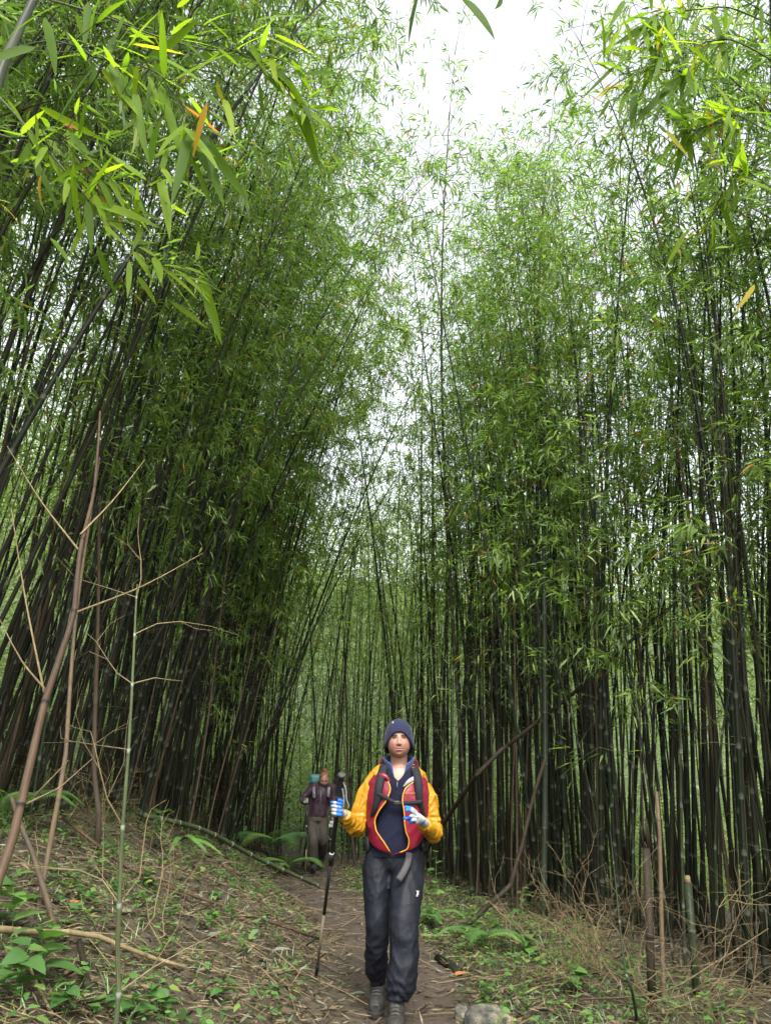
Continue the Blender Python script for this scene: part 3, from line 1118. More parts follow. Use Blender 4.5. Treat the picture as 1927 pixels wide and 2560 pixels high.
def stump(name, label, uv0, uv1, y, r, mat, torn):
    a = P(*uv0, y)
    a[2] = float(ground_z(a[0], a[1])) - .05
    b_ = P(*uv1, y + .05)
    V, F, g, nd = pole_geo([a, (a + b_) / 2, b_], r, r * .95, .5, 14, 41)
    t = thing(name, label, 'stump', a)
    link('culm', MB().add(V, F, ring=g).mesh('culm', mat), t)
    rg = np.random.default_rng(7)
    if torn:                                              # splintered top
        for k in range(9):
            an = 6.28 * k / 9
            c, s_ = np.cos(an) * r * .86, np.sin(an) * r * .86
            h = rg.uniform(.04, .22)
            q = b_ + np.array([c, s_, -.02])
            V, F = tube_vf([q, q + np.array([c * .12, s_ * .12, h * .6]), q + np.array([c * .3, s_ * .3, h])], [r * .32, r * .26, .001], 5)
            link('splinter', MB().add(V, F, ring=0).mesh('splinter', mat), t)
    else:
        V, F = tube_vf([b_, b_ + np.array([.0, -.012, .055])], [r * .92, r * .55], 14)
        link('cut_top', MB().add(V, F, ring=0).mesh('cut_top', M_TWIG), t)


stump('bamboo_stump', 'thick purplish-brown bamboo stump with splintered top', src(1080, 1000, 'c4'), src(1070, 400, 'c4'), 5.6, .028, M_STUMP, True)
stump('bamboo_stump', 'cut grey-green bamboo stump with slanting pale top', src(1295, 1010, 'c4'), src(1270, 590, 'c4'), 5.7, .026, M_CULM_NEAR, False)


# dry twiggy tangles
def tangle(label, u, v, n, spread, height, seed, lean=(0, 0)):
    q = G(u, v)
    t = thing('dead_shrub', label, 'dead shrub', q, None)
    rg = np.random.default_rng(seed)
    for k in range(n):
        mb = MB()
        a = rg.uniform(0, 6.28)
        s0 = q + np.array([rg.normal(0, .12), rg.normal(0, .12), -.02])
        d = np.array([np.cos(a) * spread + lean[0], np.sin(a) * spread * .6 + lean[1], 1.0])
        zigzag(mb, s0, d, height * rg.uniform(.6, 1.1), rg.uniform(.0024, .0045), rg, 3, .55, .6)
        link('twig_stem', mb.mesh('twig_stem', M_TWIG), t, 'stuff')


tangle('dense tangle of bare tan twigs in front of the dark stand', *src(760, 1010, 'c4'), 22, .75, .85, 51)
tangle('sparse bare tan twigs spreading beside the splintered stump', *src(1010, 1190, 'c4'), 9, 1.3, 1.15, 52)
tangle('wiry bare twigs reaching out at the end of the stand', *src(1420, 1230, 'c4'), 9, 1.1, .95, 53)
tangle('low web of bare twigs above the fallen green pole', *src(1000, 330, 'c3'), 9, 1.1, .9, 54)
tangle('bare twigs standing in the dark stems behind the brown slanting stem', *src(480, 330, 'c3'), 9, .9, 1.2, 55)
tangle('fine dead twigs arching over the bank litter', *src(760, 860, 'c3'), 6, 1.2, .7, 56)
pole('fallen_bamboo', 'long yellowish bare cane rising over the dry twigs opposite the bank',
     [G(*src(740, 1160, 'c4'), .02), P(*src(1130, 1105, 'c4'), 5.0), P(*src(1400, 960, 'c4'), 5.0), P(*src(1650, 800, 'c4'), 5.1)], .006, .003, .22, M_TWIG, 57)
pole('fallen_bamboo', 'thin dark green cane curving up in front of the splintered stump',
     [G(*src(1030, 1250, 'c4'), -.02), P(*src(1005, 1100, 'c4'), 4.72), P(*src(965, 980, 'c4'), 4.75), P(*src(950, 820, 'c4'), 4.8), P(*src(930, 620, 'c4'), 4.9), P(*src(900, 330, 'c4'), 5.0)], .011, .002, .3, M_CULM_NEAR, 58)
pole('dry_stick', 'pale straight stick lying across the path behind the walker in yellow', [G(*src(5, 852, 'c4'), .03), G(*src(155, 855, 'c4'), .03)], .012, .010, .6, M_TWIG, 59)
pole('fallen_branch', 'black rotten branch lying beside the path', [G(*src(85, 960, 'c4'), .02), G(*src(130, 990, 'c4'), .04), G(*src(190, 1030, 'c4'), .03)], .035, .028, 1.0, M_CULM, 60)
pole('fallen_branch', 'brown cane lying slantwise through the path-side herbs', [G(*src(540, 955, 'c4'), .05), G(*src(420, 900, 'c4'), .08), G(*src(350, 880, 'c4'), .1)], .010, .008, .4, M_TWIG, 61)
pole('dry_stick', 'curved dark root arching over the path soil by the boulder', [G(*src(70, 1180, 'c4'), .01), G(*src(130, 1150, 'c4'), .07), G(*src(185, 1185, 'c4'), .01)], .010, .008, .8, M_CULM_BROWN, 62)

# boulder at the path edge
m_, N, L, bs = new_mat('boulder_stone')
n1 = noise(N, L, 9, 8)
n2 = noise(N, L, 60, 6)
r1 = ramp(N, [(.35, (.03, .03, .027)), (.5, (.10, .094, .075)), (.62, (.22, .19, .125)), (.75, (.06, .064, .058))])
L.new(n1, r1.inputs[0])
L.new(mixc(N, L, .45, r1.outputs[0], n2, 'OVERLAY'), bs.inputs['Base Color'])
bs.inputs['Roughness'].default_value = .85
add_bump(N, L, bs, n2, .6, .02)


def boulder(label, u, v, size, seed):
    q = G(u, v)
    r = np.random.default_rng(seed)
    th, ph = np.meshgrid(np.linspace(0, np.pi, 26), np.linspace(0, 2 * np.pi, 40, endpoint=False), indexing='ij')
    d = np.stack([np.sin(th) * np.cos(ph), np.sin(th) * np.sin(ph), np.cos(th)], -1).reshape(-1, 3)
    R = np.ones(len(d))
    for _ in range(14):                                   # chip flat facets off a sphere
        nn = unit(r.normal(0, 1, 3))
        h = r.uniform(.62, .9)
        dn = d @ nn
        R = np.minimum(R, np.where(dn > .05, h / np.maximum(dn, .05), 9))
    R += .03 * np.sin(d @ r.normal(0, 6, 3)) + .015 * np.sin(d @ r.normal(0, 17, 3)) + .01 * np.sin(d @ r.normal(0, 33, 3))
    V = d * R[:, None] * np.array(size) + q + np.array([0, 0, size[2] * .15])
    i, j = np.meshgrid(np.arange(25), np.arange(40), indexing='ij')
    k = (j + 1) % 40
    F = np.stack([i * 40 + j, (i + 1) * 40 + j, (i + 1) * 40 + k, i * 40 + k], -1).reshape(-1, 4)
    o = link('boulder', fast_mesh('boulder', V - q, F, m_))
    o.location = Vector(q)
    tag(o, label, 'rock')


boulder('pale weathered boulder half buried at the path edge', *src(330, 1262, 'c4'), (.15, .11, .095), 3)
boulder('small grey stone beside the pale boulder on the path', *src(195, 1240, 'c4'), (.055, .06, .07), 5)


# ------------------------------------------------------------------ single plants
def blade_mesh(L_, W, droop, segs=8, shape=None, fold=.18, serr=0.0, curl=0.0):
    """one leaf along +Y, folded at the midrib and drooping: local coordinates"""
    t = np.linspace(0, 1, segs + 1)
    w = (np.sin(np.pi * t ** .62) ** .9 if shape is None else shape(t)) * W / 2
    w[-1] = 0
    if serr:
        w = w * (1 + serr * np.where(np.arange(segs + 1) % 2, 1, -1))
    y = L_ * t * (1 - .12 * droop * t)
    z = -droop * L_ * t * t
    x = curl * L_ * t * t
    V = np.concatenate([np.stack([x - w, y, z + fold * w], -1), np.stack([x, y, z], -1), np.stack([x + w, y, z + fold * w], -1)])
    n = segs + 1
    i = np.arange(segs)
    F = np.concatenate([np.stack([i, n + i, n + i + 1, i + 1], -1), np.stack([n + i, 2 * n + i, 2 * n + i + 1, n + i + 1], -1)])
    return V, F


def orient(o, base, d, roll=0.0):
    d = Vector(d).normalized()
    qn = d.to_track_quat('Y', 'Z')
    o.rotation_mode = 'QUATERNION'
    o.rotation_quaternion = qn @ Quaternion((0, 1, 0), roll)
    o.location = base


def leaf_meshes(name, n, L_, W, droop, mat, shape=None, segs=8, seed=0, rlo=0., rhi=1., serr=0.):
    r = np.random.default_rng(seed)
    out = []
    for k in range(n):
        V, F = blade_mesh(L_ * r.uniform(.85, 1.15), W * r.uniform(.85, 1.15), droop * r.uniform(.5, 1.5), segs, shape, serr=serr, curl=r.normal(0, .06))
        out.append(MB().add(V, F, rnd=r.uniform(rlo, rhi)).mesh(name, mat))
    return out


def ovate(t):
    return np.sin(np.pi * np.clip(t, 0, 1) ** .55) ** .8


HERB_LEAF = leaf_meshes('leaf', 5, .10, .062, .35, M_HERB, ovate, 8, 3, .1, .9, serr=.04)
LONG_LEAF = leaf_meshes('leaf', 4, .26, .055, .55, M_HERB, None, 8, 4, .2, .9)


def herb(label, u, v, n, h, size, seed, group=None, leafset=None, lift=0.0):
    q = G(u, v)
    t = thing('herb_plant', label, 'plant', q, group)
    r = np.random.default_rng(seed)
    ls = leafset or HERB_LEAF
    lean = r.normal(0, .15, 2)
    top = np.array([lean[0] * h, lean[1] * h, h])
    V, F = tube_vf([np.array([0, 0, -.02]), top * .5 + r.normal(0, .01, 3), top], [.0035, .003, .0018], 5)
    part('stem', MB().add(V, F, rnd=.3).mesh('stem', M_HERB), t)
    for k in range(n):
        f = .25 + .75 * (k + 1) / n
        a = 2.4 * k + r.normal(0, .4)
        o = part('leaf', ls[r.integers(len(ls))], t)
        orient(o, Vector(top * f), (math.cos(a), math.sin(a), r.uniform(-.1, .6)), r.normal(0, .25))
        s = size * r.uniform(.75, 1.2) * (1.15 - .4 * f)
        o.scale = (s, s, s)
    return t


GH = 'small leafy seedlings along the path'
spots = [('broad-leaved herb with large soft leaves at the foot of the bank', 'c3', 60, 960, 9, .30, 1.9), ('broad-leaved herb with notched leaves by the dry pole', 'c3', 230, 1180, 9, .26, 2.0),
         ('pale green herb clump below the dry yellow-brown pole', 'c3', 50, 1270, 10, .20, 1.5), ('low herb with rounded leaves near the broken stalk', 'c3', 330, 1330, 8, .12, 1.1),
         ('leafy sprig growing beside the tan dead stem', 'c3', 500, 640, 9, .28, 1.1), ('pair of rounded leaves under the green ringed stem', 'c3', 680, 1350, 6, .08, 1.2),
         ('small rosette of round leaves in the bank litter', 'c3', 850, 1340, 8, .08, 1.2), ('three-leaved seedling on open bank litter', 'c3', 1150, 1260, 6, .10, 1.2),
         ('leafy herb behind the drooping palm-like seedling', 'c3', 760, 470, 12, .34, 1.2), ('blue-green sapling with oval leaves beside the leaning pole', 'c4', 480, 860, 11, .42, 1.25),
         ('light green sapling with broad top leaves behind the walker in yellow', 'c4', 70, 740, 8, .62, 1.3), ('bushy herb growing at the base of the leaning pole', 'c4', 270, 850, 10, .20, 1.4),
         ('dark leafy herb under the dry twig tangle', 'c4', 540, 940, 12, .18, 1.5), ('dark low herb between twigs and boulder', 'c4', 720, 1130, 12, .16, 1.5),
         ('bright green low herb behind the boulder', 'c4', 330, 1150, 8, .10, 1.0), ('leafy herb at the edge of the dark stand by the sapling', 'c4', 40, 800, 12, .22, 1.0)]
for k, (lb, c, a, b_, n, h, s) in enumerate(spots):
    herb(lb, *src(a, b_, c), n, h, s, 100 + k)
rr_ = np.random.default_rng(9)
for k in range(46):
    if k % 3 == 0:
        x_, y_ = rr_.uniform(.75, 1.7), rr_.uniform(5.0, 8.5)
        x_ += float(path_x(y_))
    else:
        y_ = rr_.uniform(4.9, 9.5)
        x_ = float(path_x(y_)) - rr_.uniform(.55, 2.4)
    t = herb('small green seedling with a few rounded leaves near the path', 963, 2400, rr_.integers(5, 10), rr_.uniform(.05, .16), rr_.uniform(.5, .95), 200 + k, GH)
    t.location = (x_, y_, float(ground_z(x_, y_)))

# the drooping palm-like seedling
q = G(*src(940, 560, 'c3'))
t = thing('palm_seedling', 'seedling with long drooping pleated leaves on the bank', 'plant', q)
r = np.random.default_rng(12)
for k in range(9):
    a = -1.9 + 2.6 * k / 8
    o = part('leaf', LONG_LEAF[k % 4], t)
    orient(o, (0, 0, .24), (math.cos(a) * .8 + .25, math.sin(a) * .8, .35), r.normal(0, .3))
    o.scale = (1.15, 1.25, 1.25)
V, F = tube_vf([(0, 0, -.02), (.01, 0, .12), (0, 0, .25)], [.006, .005, .004], 6)
part('stem', MB().add(V, F, rnd=.3).mesh('stem', M_HERB), t)


# ferns
def fern(label, u, v, n, L_, seed, group=None):
    q = G(u, v)
    t = thing('fern', label, 'fern', q, group)
    r = np.random.default_rng(seed)
    for k in range(n):
        a = 6.28 * k / n + r.normal(0, .25)
        ln = L_ * r.uniform(.75, 1.1)
        out = np.array([math.cos(a), math.sin(a), 0])
        el = r.uniform(.7, 1.2)
        p = crom([np.zeros(3), out * ln * .35 * math.cos(el) + np.array([0, 0, ln * .4 * math.sin(el)]), out * ln * .7 + np.array([0, 0, ln * .42]),
                  out * ln * 1.02 + np.array([0, 0, ln * .22])], 24)
        mb = MB()
        V, F = tube_vf(p, np.linspace(.0032, .0008, 24), 4, cap=False)
        mb.add(V, F, rnd=np.full(len(V), .45))
        tg, _, _ = frames(p)
        side = np.cross(tg, np.array([0, 0, 1.0]))
        side = unit(side)
        rn = r.uniform(.35, .85)
        for sg in (-1, 1):
            idx = np.arange(4, 24)
            f = (idx - 4) / 19
            pl = ln * .24 * np.sin(np.pi * (.12 + .86 * f)) ** .8 * (1 - .25 * f)
            d = side[idx] * sg + tg[idx] * .35 + np.array([0, 0, -.12])
            for sh in (0, .5):
                bpos = p[idx] * (1 - sh) + p[np.minimum(idx + 1, 23)] * sh
                V, F = blades(bpos, d, pl, pl * .16 + .003, .18, .1 * sg, (.2, 1, .6, .65))
                mb.add(V, F, rnd=np.full(len(V), rn))
        part('frond', mb.mesh('frond', M_HERB), t)


fern('large feathery fern beside the fallen green pole', *src(1415, 515, 'c3'), 11, 1.0, 1)
fern('fern at the path edge in front of the second walker', *src(1500, 600, 'c3'), 9, .62, 2)
fern('upright fern above the fallen green pole near the dark stems', *src(1360, 430, 'c3'), 9, .95, 3)
fern('small fern under the leaning pole opposite the bank', *src(300, 900, 'c4'), 7, .38, 4)
fern('small fern at the foot of the stand behind the walker in yellow', *src(40, 790, 'c4'), 6, .36, 5)
fern('dark fern in the shade at the upper end of the bank', *src(20, 330, 'c3'), 7, .6, 6)

# single fallen orange leaves
OL = leaf_meshes('leaf', 3, .13, .05, .15, M_LITTER, ovate, 6, 8, 1.0, 1.0)
for k, (c, a, b_) in enumerate((('c3', 1420, 1035), ('c3', 370, 800), ('c3', 1190, 1185), ('c3', 900, 895), ('c4', 165, 1060), ('c4', 200, 905), ('c4', 110, 835), ('c3', 1270, 430))):
    o = bpy.data.objects.new('fallen_leaf', OL[k % 3])
    COL.objects.link(o)
    q = G(*src(a, b_, c), .05)
    orient(o, Vector(q), (math.cos(k * 1.7), math.sin(k * 1.7), .15), .2)
    tag(o, 'single fallen orange-brown leaf lying on the litter', 'leaf', 'single orange leaves on the ground')

# ------------------------------------------------------------------ near bamboo whose leaves hang into view
def lance(t):
    return np.clip(np.minimum((t / .16) ** .75, 1) * np.where(t < .45, 1, 1 - ((t - .45) / .55) ** 1.7), 0, 1)


NEAR = {}
for key, lo, hi in (('g', .3, .7), ('b', .72, .89), ('d', .12, .35), ('y', .925, .94), ('o', 1., 1.)):
    NEAR[key] = leaf_meshes('leaf', 5, .16, .0168, .12, M_LEAF_NEAR, lance, 9, ord(key), lo, hi)
    for m2 in NEAR[key]:
        for p_ in m2.polygons:
            p_.use_smooth = True


def hero_leaf(par, off, base, tip, col, r):
    d = Vector(tip) - Vector(base)
    o = part('leaf', NEAR[col][r.integers(5)], par)
    L_ = d.length
    s = L_ / .16
    dy = (d + Vector((0, 0, .12 * L_))).normalized()
    nz = Vector((r.normal(0, .55), -.75 + r.normal(0, .4), .75 + r.normal(0, .4)))
    dx = dy.cross(nz).normalized()
    nz = dx.cross(dy)
    o.rotation_mode = 'QUATERNION'
    o.rotation_quaternion = Matrix((dx, dy, nz)).transposed().to_quaternion()
    o.location = Vector(base)
    w = min(max(s, .75), 1.35)
    o.scale = (w * r.uniform(.95, 1.25), s, w)


def near_bamboo(label, culm_pts, r0, r1, branches, explicit, fills, seed, crop, inter=.42):
    r = np.random.default_rng(seed)
    b0 = np.array(culm_pts[0], float)
    t = thing('bamboo', label, 'bamboo', b0)
    off = Vector(b0)
    V, F, g, _ = pole_geo(culm_pts, r0, r1, inter, 12, seed)
    link('culm', MB().add(V, F, ring=g).mesh('culm', M_CULM_NEAR), t)
    brs = []
    for pts in branches:
        V, F, g, _ = pole_geo(pts, .0042, .0012, .16, 6, seed)
        brs.append((link('branch', MB().add(V, F, ring=g).mesh('branch', M_BRANCH), t), crom(pts, 40)))
    for ent in explicit:
        (u0, v0, u1, v1), col, Y0 = ent[0], ent[1], ent[2]
        a = P(*src(u0, v0, crop), Y0)
        b_ = P(*src(u1, v1, crop), Y0 + r.normal(0, .035))
        k = min(range(len(brs)), key=lambda i: np.min(np.linalg.norm(brs[i][1] - a, axis=1)))
        bo, bpnts = brs[k]
        near = bpnts[np.argmin(np.linalg.norm(bpnts - a, axis=1))]
        if np.linalg.norm(near - a) > .012:               # the leaf stalk that ties it to its branch
            mid = (near + a) / 2 + np.array([0, 0, .01])
            V, F = tube_vf(crom([near, mid, a], 5), [.0012, .001, .001, .0009, .0007], 4, cap=False)
            link('stalk', MB().add(V, F, ring=0).mesh('stalk', M_BRANCH), bo)
        hero_leaf(bo, off, a, b_, col, r)
    for bi, n in fills:                                   # further leaves of the same sprays
        bo, bpnts = brs[bi]
        for _ in range(n):
            i = r.integers(8, 40)
            a = bpnts[i]
            tg = unit(bpnts[min(i + 1, 39)] - bpnts[i - 1])
            d = unit(tg + r.normal(0, .75, 3) + np.array([0, 0, -.35]))
            tw_ = a + unit(tg + r.normal(0, .6, 3)) * r.uniform(.02, .12)
            V, F = tube_vf([a, tw_], [.0012, .0007], 4, cap=False)
            link('stalk', MB().add(V, F, ring=0).mesh('stalk', M_BRANCH), bo)
            hero_leaf(bo, off, tw_, tw_ + d * r.uniform(.09, .18), r.choice(['g', 'g', 'g', 'b', 'b', 'd', 'y' if r.random() < .3 else 'g']), r)
    return t


c7 = lambda a, b_, y: P(*src(a, b_, 'c7'), y)
c8 = lambda a, b_, y: P(*src(a, b_, 'c8'), y)
lb = np.array([-2.25, 1.55, 0.0])
lb[2] = float(ground_z(lb[0], lb[1])) - .1
_a, _b = c7(0, 330, 1.8), c7(75, 150, 1.84)
_d = (_a - _b) / (_b[2] - _a[2])
lb = _a + _d * (_a[2] - float(ground_z(-2.6, 1.4)) + .1) * np.array([.75, .75, 1])
left_culm = [lb, lb * .5 + _a * .5 + np.array([.03, 0, 0]), _a, _b, c7(150, -10, 1.88), c7(330, -420, 2.0)]
Lb = [
    [c7(40, 215, 1.81), c7(200, 180, 1.5), c7(330, 200, 1.35), c7(430, 255, 1.28), c7(560, 270, 1.25), c7(690, 320, 1.22), c7(780, 440, 1.22), c7(835, 560, 1.22)],
    [c7(-20, 400, 1.8), c7(90, 520, 1.6), c7(250, 700, 1.5), c7(400, 880, 1.45), c7(560, 1060, 1.42), c7(700, 1145, 1.42), c7(820, 1185, 1.42)],
    [c7(150, -20, 1.85), c7(420, 60, 1.7), c7(700, 165, 1.62), c7(900, 215, 1.6), c7(1070, 230, 1.58), c7(1200, 330, 1.58), c7(1290, 420, 1.6)],
    [c7(-60, 560, 1.75), c7(60, 600, 1.6), c7(180, 590, 1.55), c7(300, 640, 1.5), c7(420, 770, 1.5), c7(560, 850, 1.5), c7(690, 760, 1.5)],
]
LE = [((430, 270, 240, 510), 'd', 1.28), ((265, 20, 20, 140), 'd', 1.5), ((440, 290, 560, 490), 'b', 1.28), ((590, 390, 592, 715), 'g', 1.25), ((690, 350, 775, 770), 'g', 1.24),
      ((820, 560, 788, 820), 'd', 1.22), ((828, 575, 832, 830), 'g', 1.22), ((842, 560, 1045, 845), 'd', 1.22), ((836, 585, 988, 885), 'g', 1.24), ((620, 375, 800, 520), 'b', 1.25),
      ((690, 330, 900, 465), 'g', 1.22), ((690, 160, 990, 215), 'b', 1.62), ((1075, 220, 1290, 275), 'd', 1.58), ((1285, 300, 1360, 268), 'y', 1.6), ((795, 460, 972, 605), 'o', 1.3),
      ((320, 690, 458, 838), 'y', 1.5), ((455, 785, 665, 735), 'g', 1.5), ((690, 760, 742, 1000), 'b', 1.5), ((330, 50, 382, 235), 'g', 1.5), ((380, 10, 385, 165), 'd', 1.4),
      ((390, 235, 190, 262), 'd', 1.35), ((130, 600, -20, 560), 'g', 1.6), ((30, 430, 160, 610), 'g', 1.6), ((300, 530, 310, 700), 'b', 1.5), ((160, 580, 290, 690), 'b', 1.55),
      ((400, 880, 622, 968), 'b', 1.45), ((410, 895, 572, 1055), 'b', 1.45), ((545, 1060, 672, 1048), 'b', 1.42), ((575, 1085, 657, 1205), 'b', 1.42), ((600, 1070, 690, 1122), 'b', 1.42),
      ((680, 1150, 692, 1260), 'b', 1.42), ((692, 1150, 866, 1312), 'b', 1.42), ((750, 1160, 890, 1285), 'b', 1.42), ((785, 1190, 927, 1305), 'b', 1.42), ((800, 1160, 897, 1192), 'b', 1.42),
      ((702, 1150, 802, 1168), 'b', 1.42), ((640, 1020, 745, 1008), 'g', 1.45), ((865, 30, 788, 155), 'g', 1.6), ((795, -10, 790, 95), 'b', 1.6), ((1190, 150, 1350, 240), 'b', 1.6),
      ((1060, 300, 1185, 372), 'g', 1.58), ((1100, 90, 1335, 58), 'b', 1.6), ((905, 480, 1050, 592), 'g', 1.6), ((1020, 380, 1142, 505), 'g', 1.6), ((480, 270, 552, 485), 'g', 1.3),
      ((660, 330, 640, 480), 'd', 1.24), ((680, 270, 690, 350), 'd', 1.25), ((560, 800, 650, 950), 'g', 1.5), ((0, 880, 110, 990), 'b', 1.6), ((180, 760, 150, 870), 'y', 1.55),
      ((270, 540, 320, 545), 'y', 1.5), ((940, 350, 960, 480), 'y', 1.62), ((975, 430, 1000, 560), 'y', 1.62), ((690, 40, 700, 170), 'b', 1.62), ((870, 110, 690, 60), 'g', 1.62),
      ((540, 250, 610, 400), 'g', 1.28), ((700, 730, 770, 800), 'b', 1.45), ((370, 960, 300, 1130), 'b', 1.5), ((220, 1030, 310, 1150), 'g', 1.5), ((1290, 420, 1250, 560), 'g', 1.6)]
near_bamboo('near bamboo with big bright leaves hanging into view above the bank', left_culm, .026, .012, Lb, LE, [(0, 46), (1, 30), (2, 66), (3, 60)], 71, 'c7')

rb = np.array([2.35, 1.9, 0.0])
rb[2] = float(ground_z(rb[0], rb[1])) - .1
right_culm = [rb, np.array([2.3, 1.95, 1.5]), np.array([2.15, 2.05, 3.0]), np.array([1.95, 2.15, 4.2]), np.array([1.6, 2.2, 5.4])]
Rb = [
    [np.array([2.03, 2.12, 3.8]), c8(1560, 60, 2.1), c8(1380, 40, 2.0), c8(1220, 60, 1.95), c8(1170, 110, 1.92), c8(1185, 230, 1.9), c8(1080, 370, 1.9)],
    [np.array([2.1, 2.08, 3.3]), c8(1650, 250, 2.05), c8(1450, 170, 2.0), c8(1300, 230, 1.95), c8(1290, 310, 1.95), c8(1170, 300, 1.92), c8(1040, 320, 1.9), c8(985, 275, 1.9)],
    [np.array([2.18, 2.03, 2.75]), c8(1640, 560, 2.0), c8(1500, 520, 2.0), c8(1400, 540, 2.0), c8(1310, 570, 2.0)],
    [np.array([2.22, 2.0, 2.3]), c8(1655, 800, 2.0), c8(1560, 740, 2.0), c8(1490, 760, 2.0), c8(1400, 950, 2.05)],
]
RE = [((1035, 0, 980, 135), 'g', 1.92), ((1225, 45, 1008, 155), 'd', 1.95), ((1172, 88, 1038, 195), 'd', 1.93), ((1205, 158, 1033, 272), 'd', 1.9), ((1178, 80, 1188, 292), 'd', 1.92),
      ((998, 280, 898, 395), 'd', 1.9), ((1000, 266, 915, 277), 'd', 1.9), ((1072, 368, 935, 393), 'g', 1.9), ((1062, 380, 972, 525), 'g', 1.9), ((1076, 378, 1076, 525), 'd', 1.9),
      ((1172, 290, 1078, 445), 'g', 1.92), ((1282, 325, 1098, 525), 'd', 1.95), ((1180, 282, 1008, 327), 'd', 1.92), ((1290, 298, 1352, 405), 'g', 1.95), ((1408, 50, 1502, 345), 'g', 2.0),
      ((1310, 200, 1422, 302), 'g', 1.95), ((1435, 148, 1605, 185), 'g', 2.0), ((1502, 505, 1452, 678), 'd', 2.0), ((1312, 560, 1304, 755), 'g', 2.0), ((1412, 548, 1416, 685), 'g', 2.0),
      ((1438, 538, 1545, 605), 'd', 2.0), ((1620, 25, 1632, 145), 'g', 2.05), ((1520, 482, 1668, 492), 'd', 2.0), ((1292, 240, 1296, 405), 'd', 1.95), ((1380, 965, 1256, 1075), 'b', 2.05),
      ((1592, 1225, 1543, 1355), 'b', 2.1), ((1498, 742, 1578, 682), 'y', 2.0), ((1445, 220, 1432, 300), 'y', 2.0), ((1560, 300, 1640, 420), 'g', 2.0), ((1370, 60, 1300, 180), 'b', 2.0),
      ((1500, 60, 1440, 200), 'b', 2.05), ((1560, 740, 1470, 830), 'b', 2.0), ((1490, 760, 1500, 830), 'd', 2.0)]
near_bamboo('near bamboo with dark drooping leaves against the white sky opposite the bank', right_culm, .026, .012, Rb, RE, [(0, 50), (1, 60), (2, 50), (3, 40)], 72, 'c8')
ob = np.array([.55, -.2, 0.0])
ob = np.array([1.9, .2, 0.0])
ob[2] = float(ground_z(ob[0], ob[1])) - .1
over_culm = [ob, np.array([1.85, .25, 2.0]), np.array([1.6, .4, 3.6]), np.array([1.1, .6, 4.7])]
near_bamboo('near bamboo arching overhead with leaf tips against the open sky', over_culm, .022, .012,
            [[np.array([1.25, .52, 4.4]), np.array([.8, .8, 3.9]), c8(420, -120, 1.45), c8(300, -60, 1.45), c8(130, -30, 1.45)]],
            [((335, -10, 482, 142), 'd', 1.45), ((145, -15, 98, 155), 'd', 1.45), ((498, -25, 521, 48), 'd', 1.45), ((300, -60, 360, 30), 'g', 1.45)], [], 73, 'c8')

# ------------------------------------------------------------------ people
def fabric(name, col, rough=.6, sheen=0.0, weave=900, bump_s=.15, fold=7.0, fold_s=.35, var=.25, spec=.4):
    m, N, L, bs = new_mat(name)
    n1 = noise(N, L, fold, 3)
    n2 = noise(N, L, weave, 2)
    c = mixc(N, L, var, col, n1, 'OVERLAY')
    L.new(c, bs.inputs['Base Color'])
    bs.inputs['Roughness'].default_value = rough
    bs.inputs['Specular IOR Level'].default_value = spec
    if sheen:
        bs.inputs['Sheen Weight'].default_value = sheen
        bs.inputs['Sheen Roughness'].default_value = .5
    ad = N.new('ShaderNodeMath')
    ad.operation = 'MULTIPLY_ADD'
    ad.inputs[1].default_value = bump_s * .1
    L.new(n2, ad.inputs[0])
    L.new(n1, ad.inputs[2])
    add_bump(N, L, bs, ad.outputs[0], fold_s, .02)
    return m


def col_mat(name, rough=.5, sss=0.0, spec=.4, bump_scale=None):
    m, N, L, bs = new_mat(name)
    at = N.new('ShaderNodeAttribute')
    at.attribute_name = 'Col'
    L.new(at.outputs['Color'], bs.inputs['Base Color'])
    bs.inputs['Roughness'].default_value = rough
    bs.inputs['Specular IOR Level'].default_value = spec
    if sss:
        bs.inputs['Subsurface Weight'].default_value = sss
        bs.inputs['Subsurface Radius'].default_value = (.012, .005, .003)
        bs.inputs['Subsurface Scale'].default_value = .6
    if bump_scale:
        add_bump(N, L, bs, noise(N, L, bump_scale, 3), .3, .003)
    return m


M_SKIN = col_mat('skin', .45, 0.0)
M_GLOVE = col_mat('knit_glove', .7, bump_scale=400)
M_YELLOW = fabric('yellow_shell', (.40, .195, .010), .42, 0, 700, .1, 26, .45, .2)
M_CRIMSON = fabric('crimson_shell', (.165, .007, .022), .45, 0, 700, .1, 14, .3, .2)
M_NAVY = fabric('navy_fleece', (.0065, .008, .022), .9, .06, 500, .3, 10, .4, .25, .2)
M_NAVY_HAT = fabric('navy_knit', (.0095, .011, .040), .9, .08, 500, .3, 18, .2)
M_BLUE = fabric('blue_lining', (.016, .032, .115), .7, .2)
M_PIPE = fabric('yellow_piping', (.55, .25, .02), .4)
M_STRAP = fabric('pack_strap', (.0055, .0068, .0095), .8, 0, 900, .4)
M_PACK = fabric('pack_cloth', (.014, .015, .018), .65)
M_TROUSER = fabric('rain_trousers', (.0060, .0074, .0128), .62, 0, 900, .1, 16, .35, .2, .25)
M_GREYFLAP = fabric('grey_webbing', (.05, .048, .05), .7)
M_PLASTIC = fabric('black_plastic', (.012, .013, .016), .4, 0, 300, .05, 5, .05)
M_BOOT = fabric('boot_leather', (.034, .032, .028), .6, 0, 250, .5, 30, .5, .5)
M_SOLE = fabric('boot_sole', (.018, .016, .015), .8)
M_LACE = fabric('boot_lace', (.05, .047, .042), .7)
M_WHITE = fabric('white_print', (.75, .75, .74), .5, 0, 100, .0, 5, .0, 0)
M_GREYIN = fabric('pale_lining', (.26, .27, .30), .6)
M_POLE_TAN = fabric('pole_shaft', (.20, .17, .12), .35)
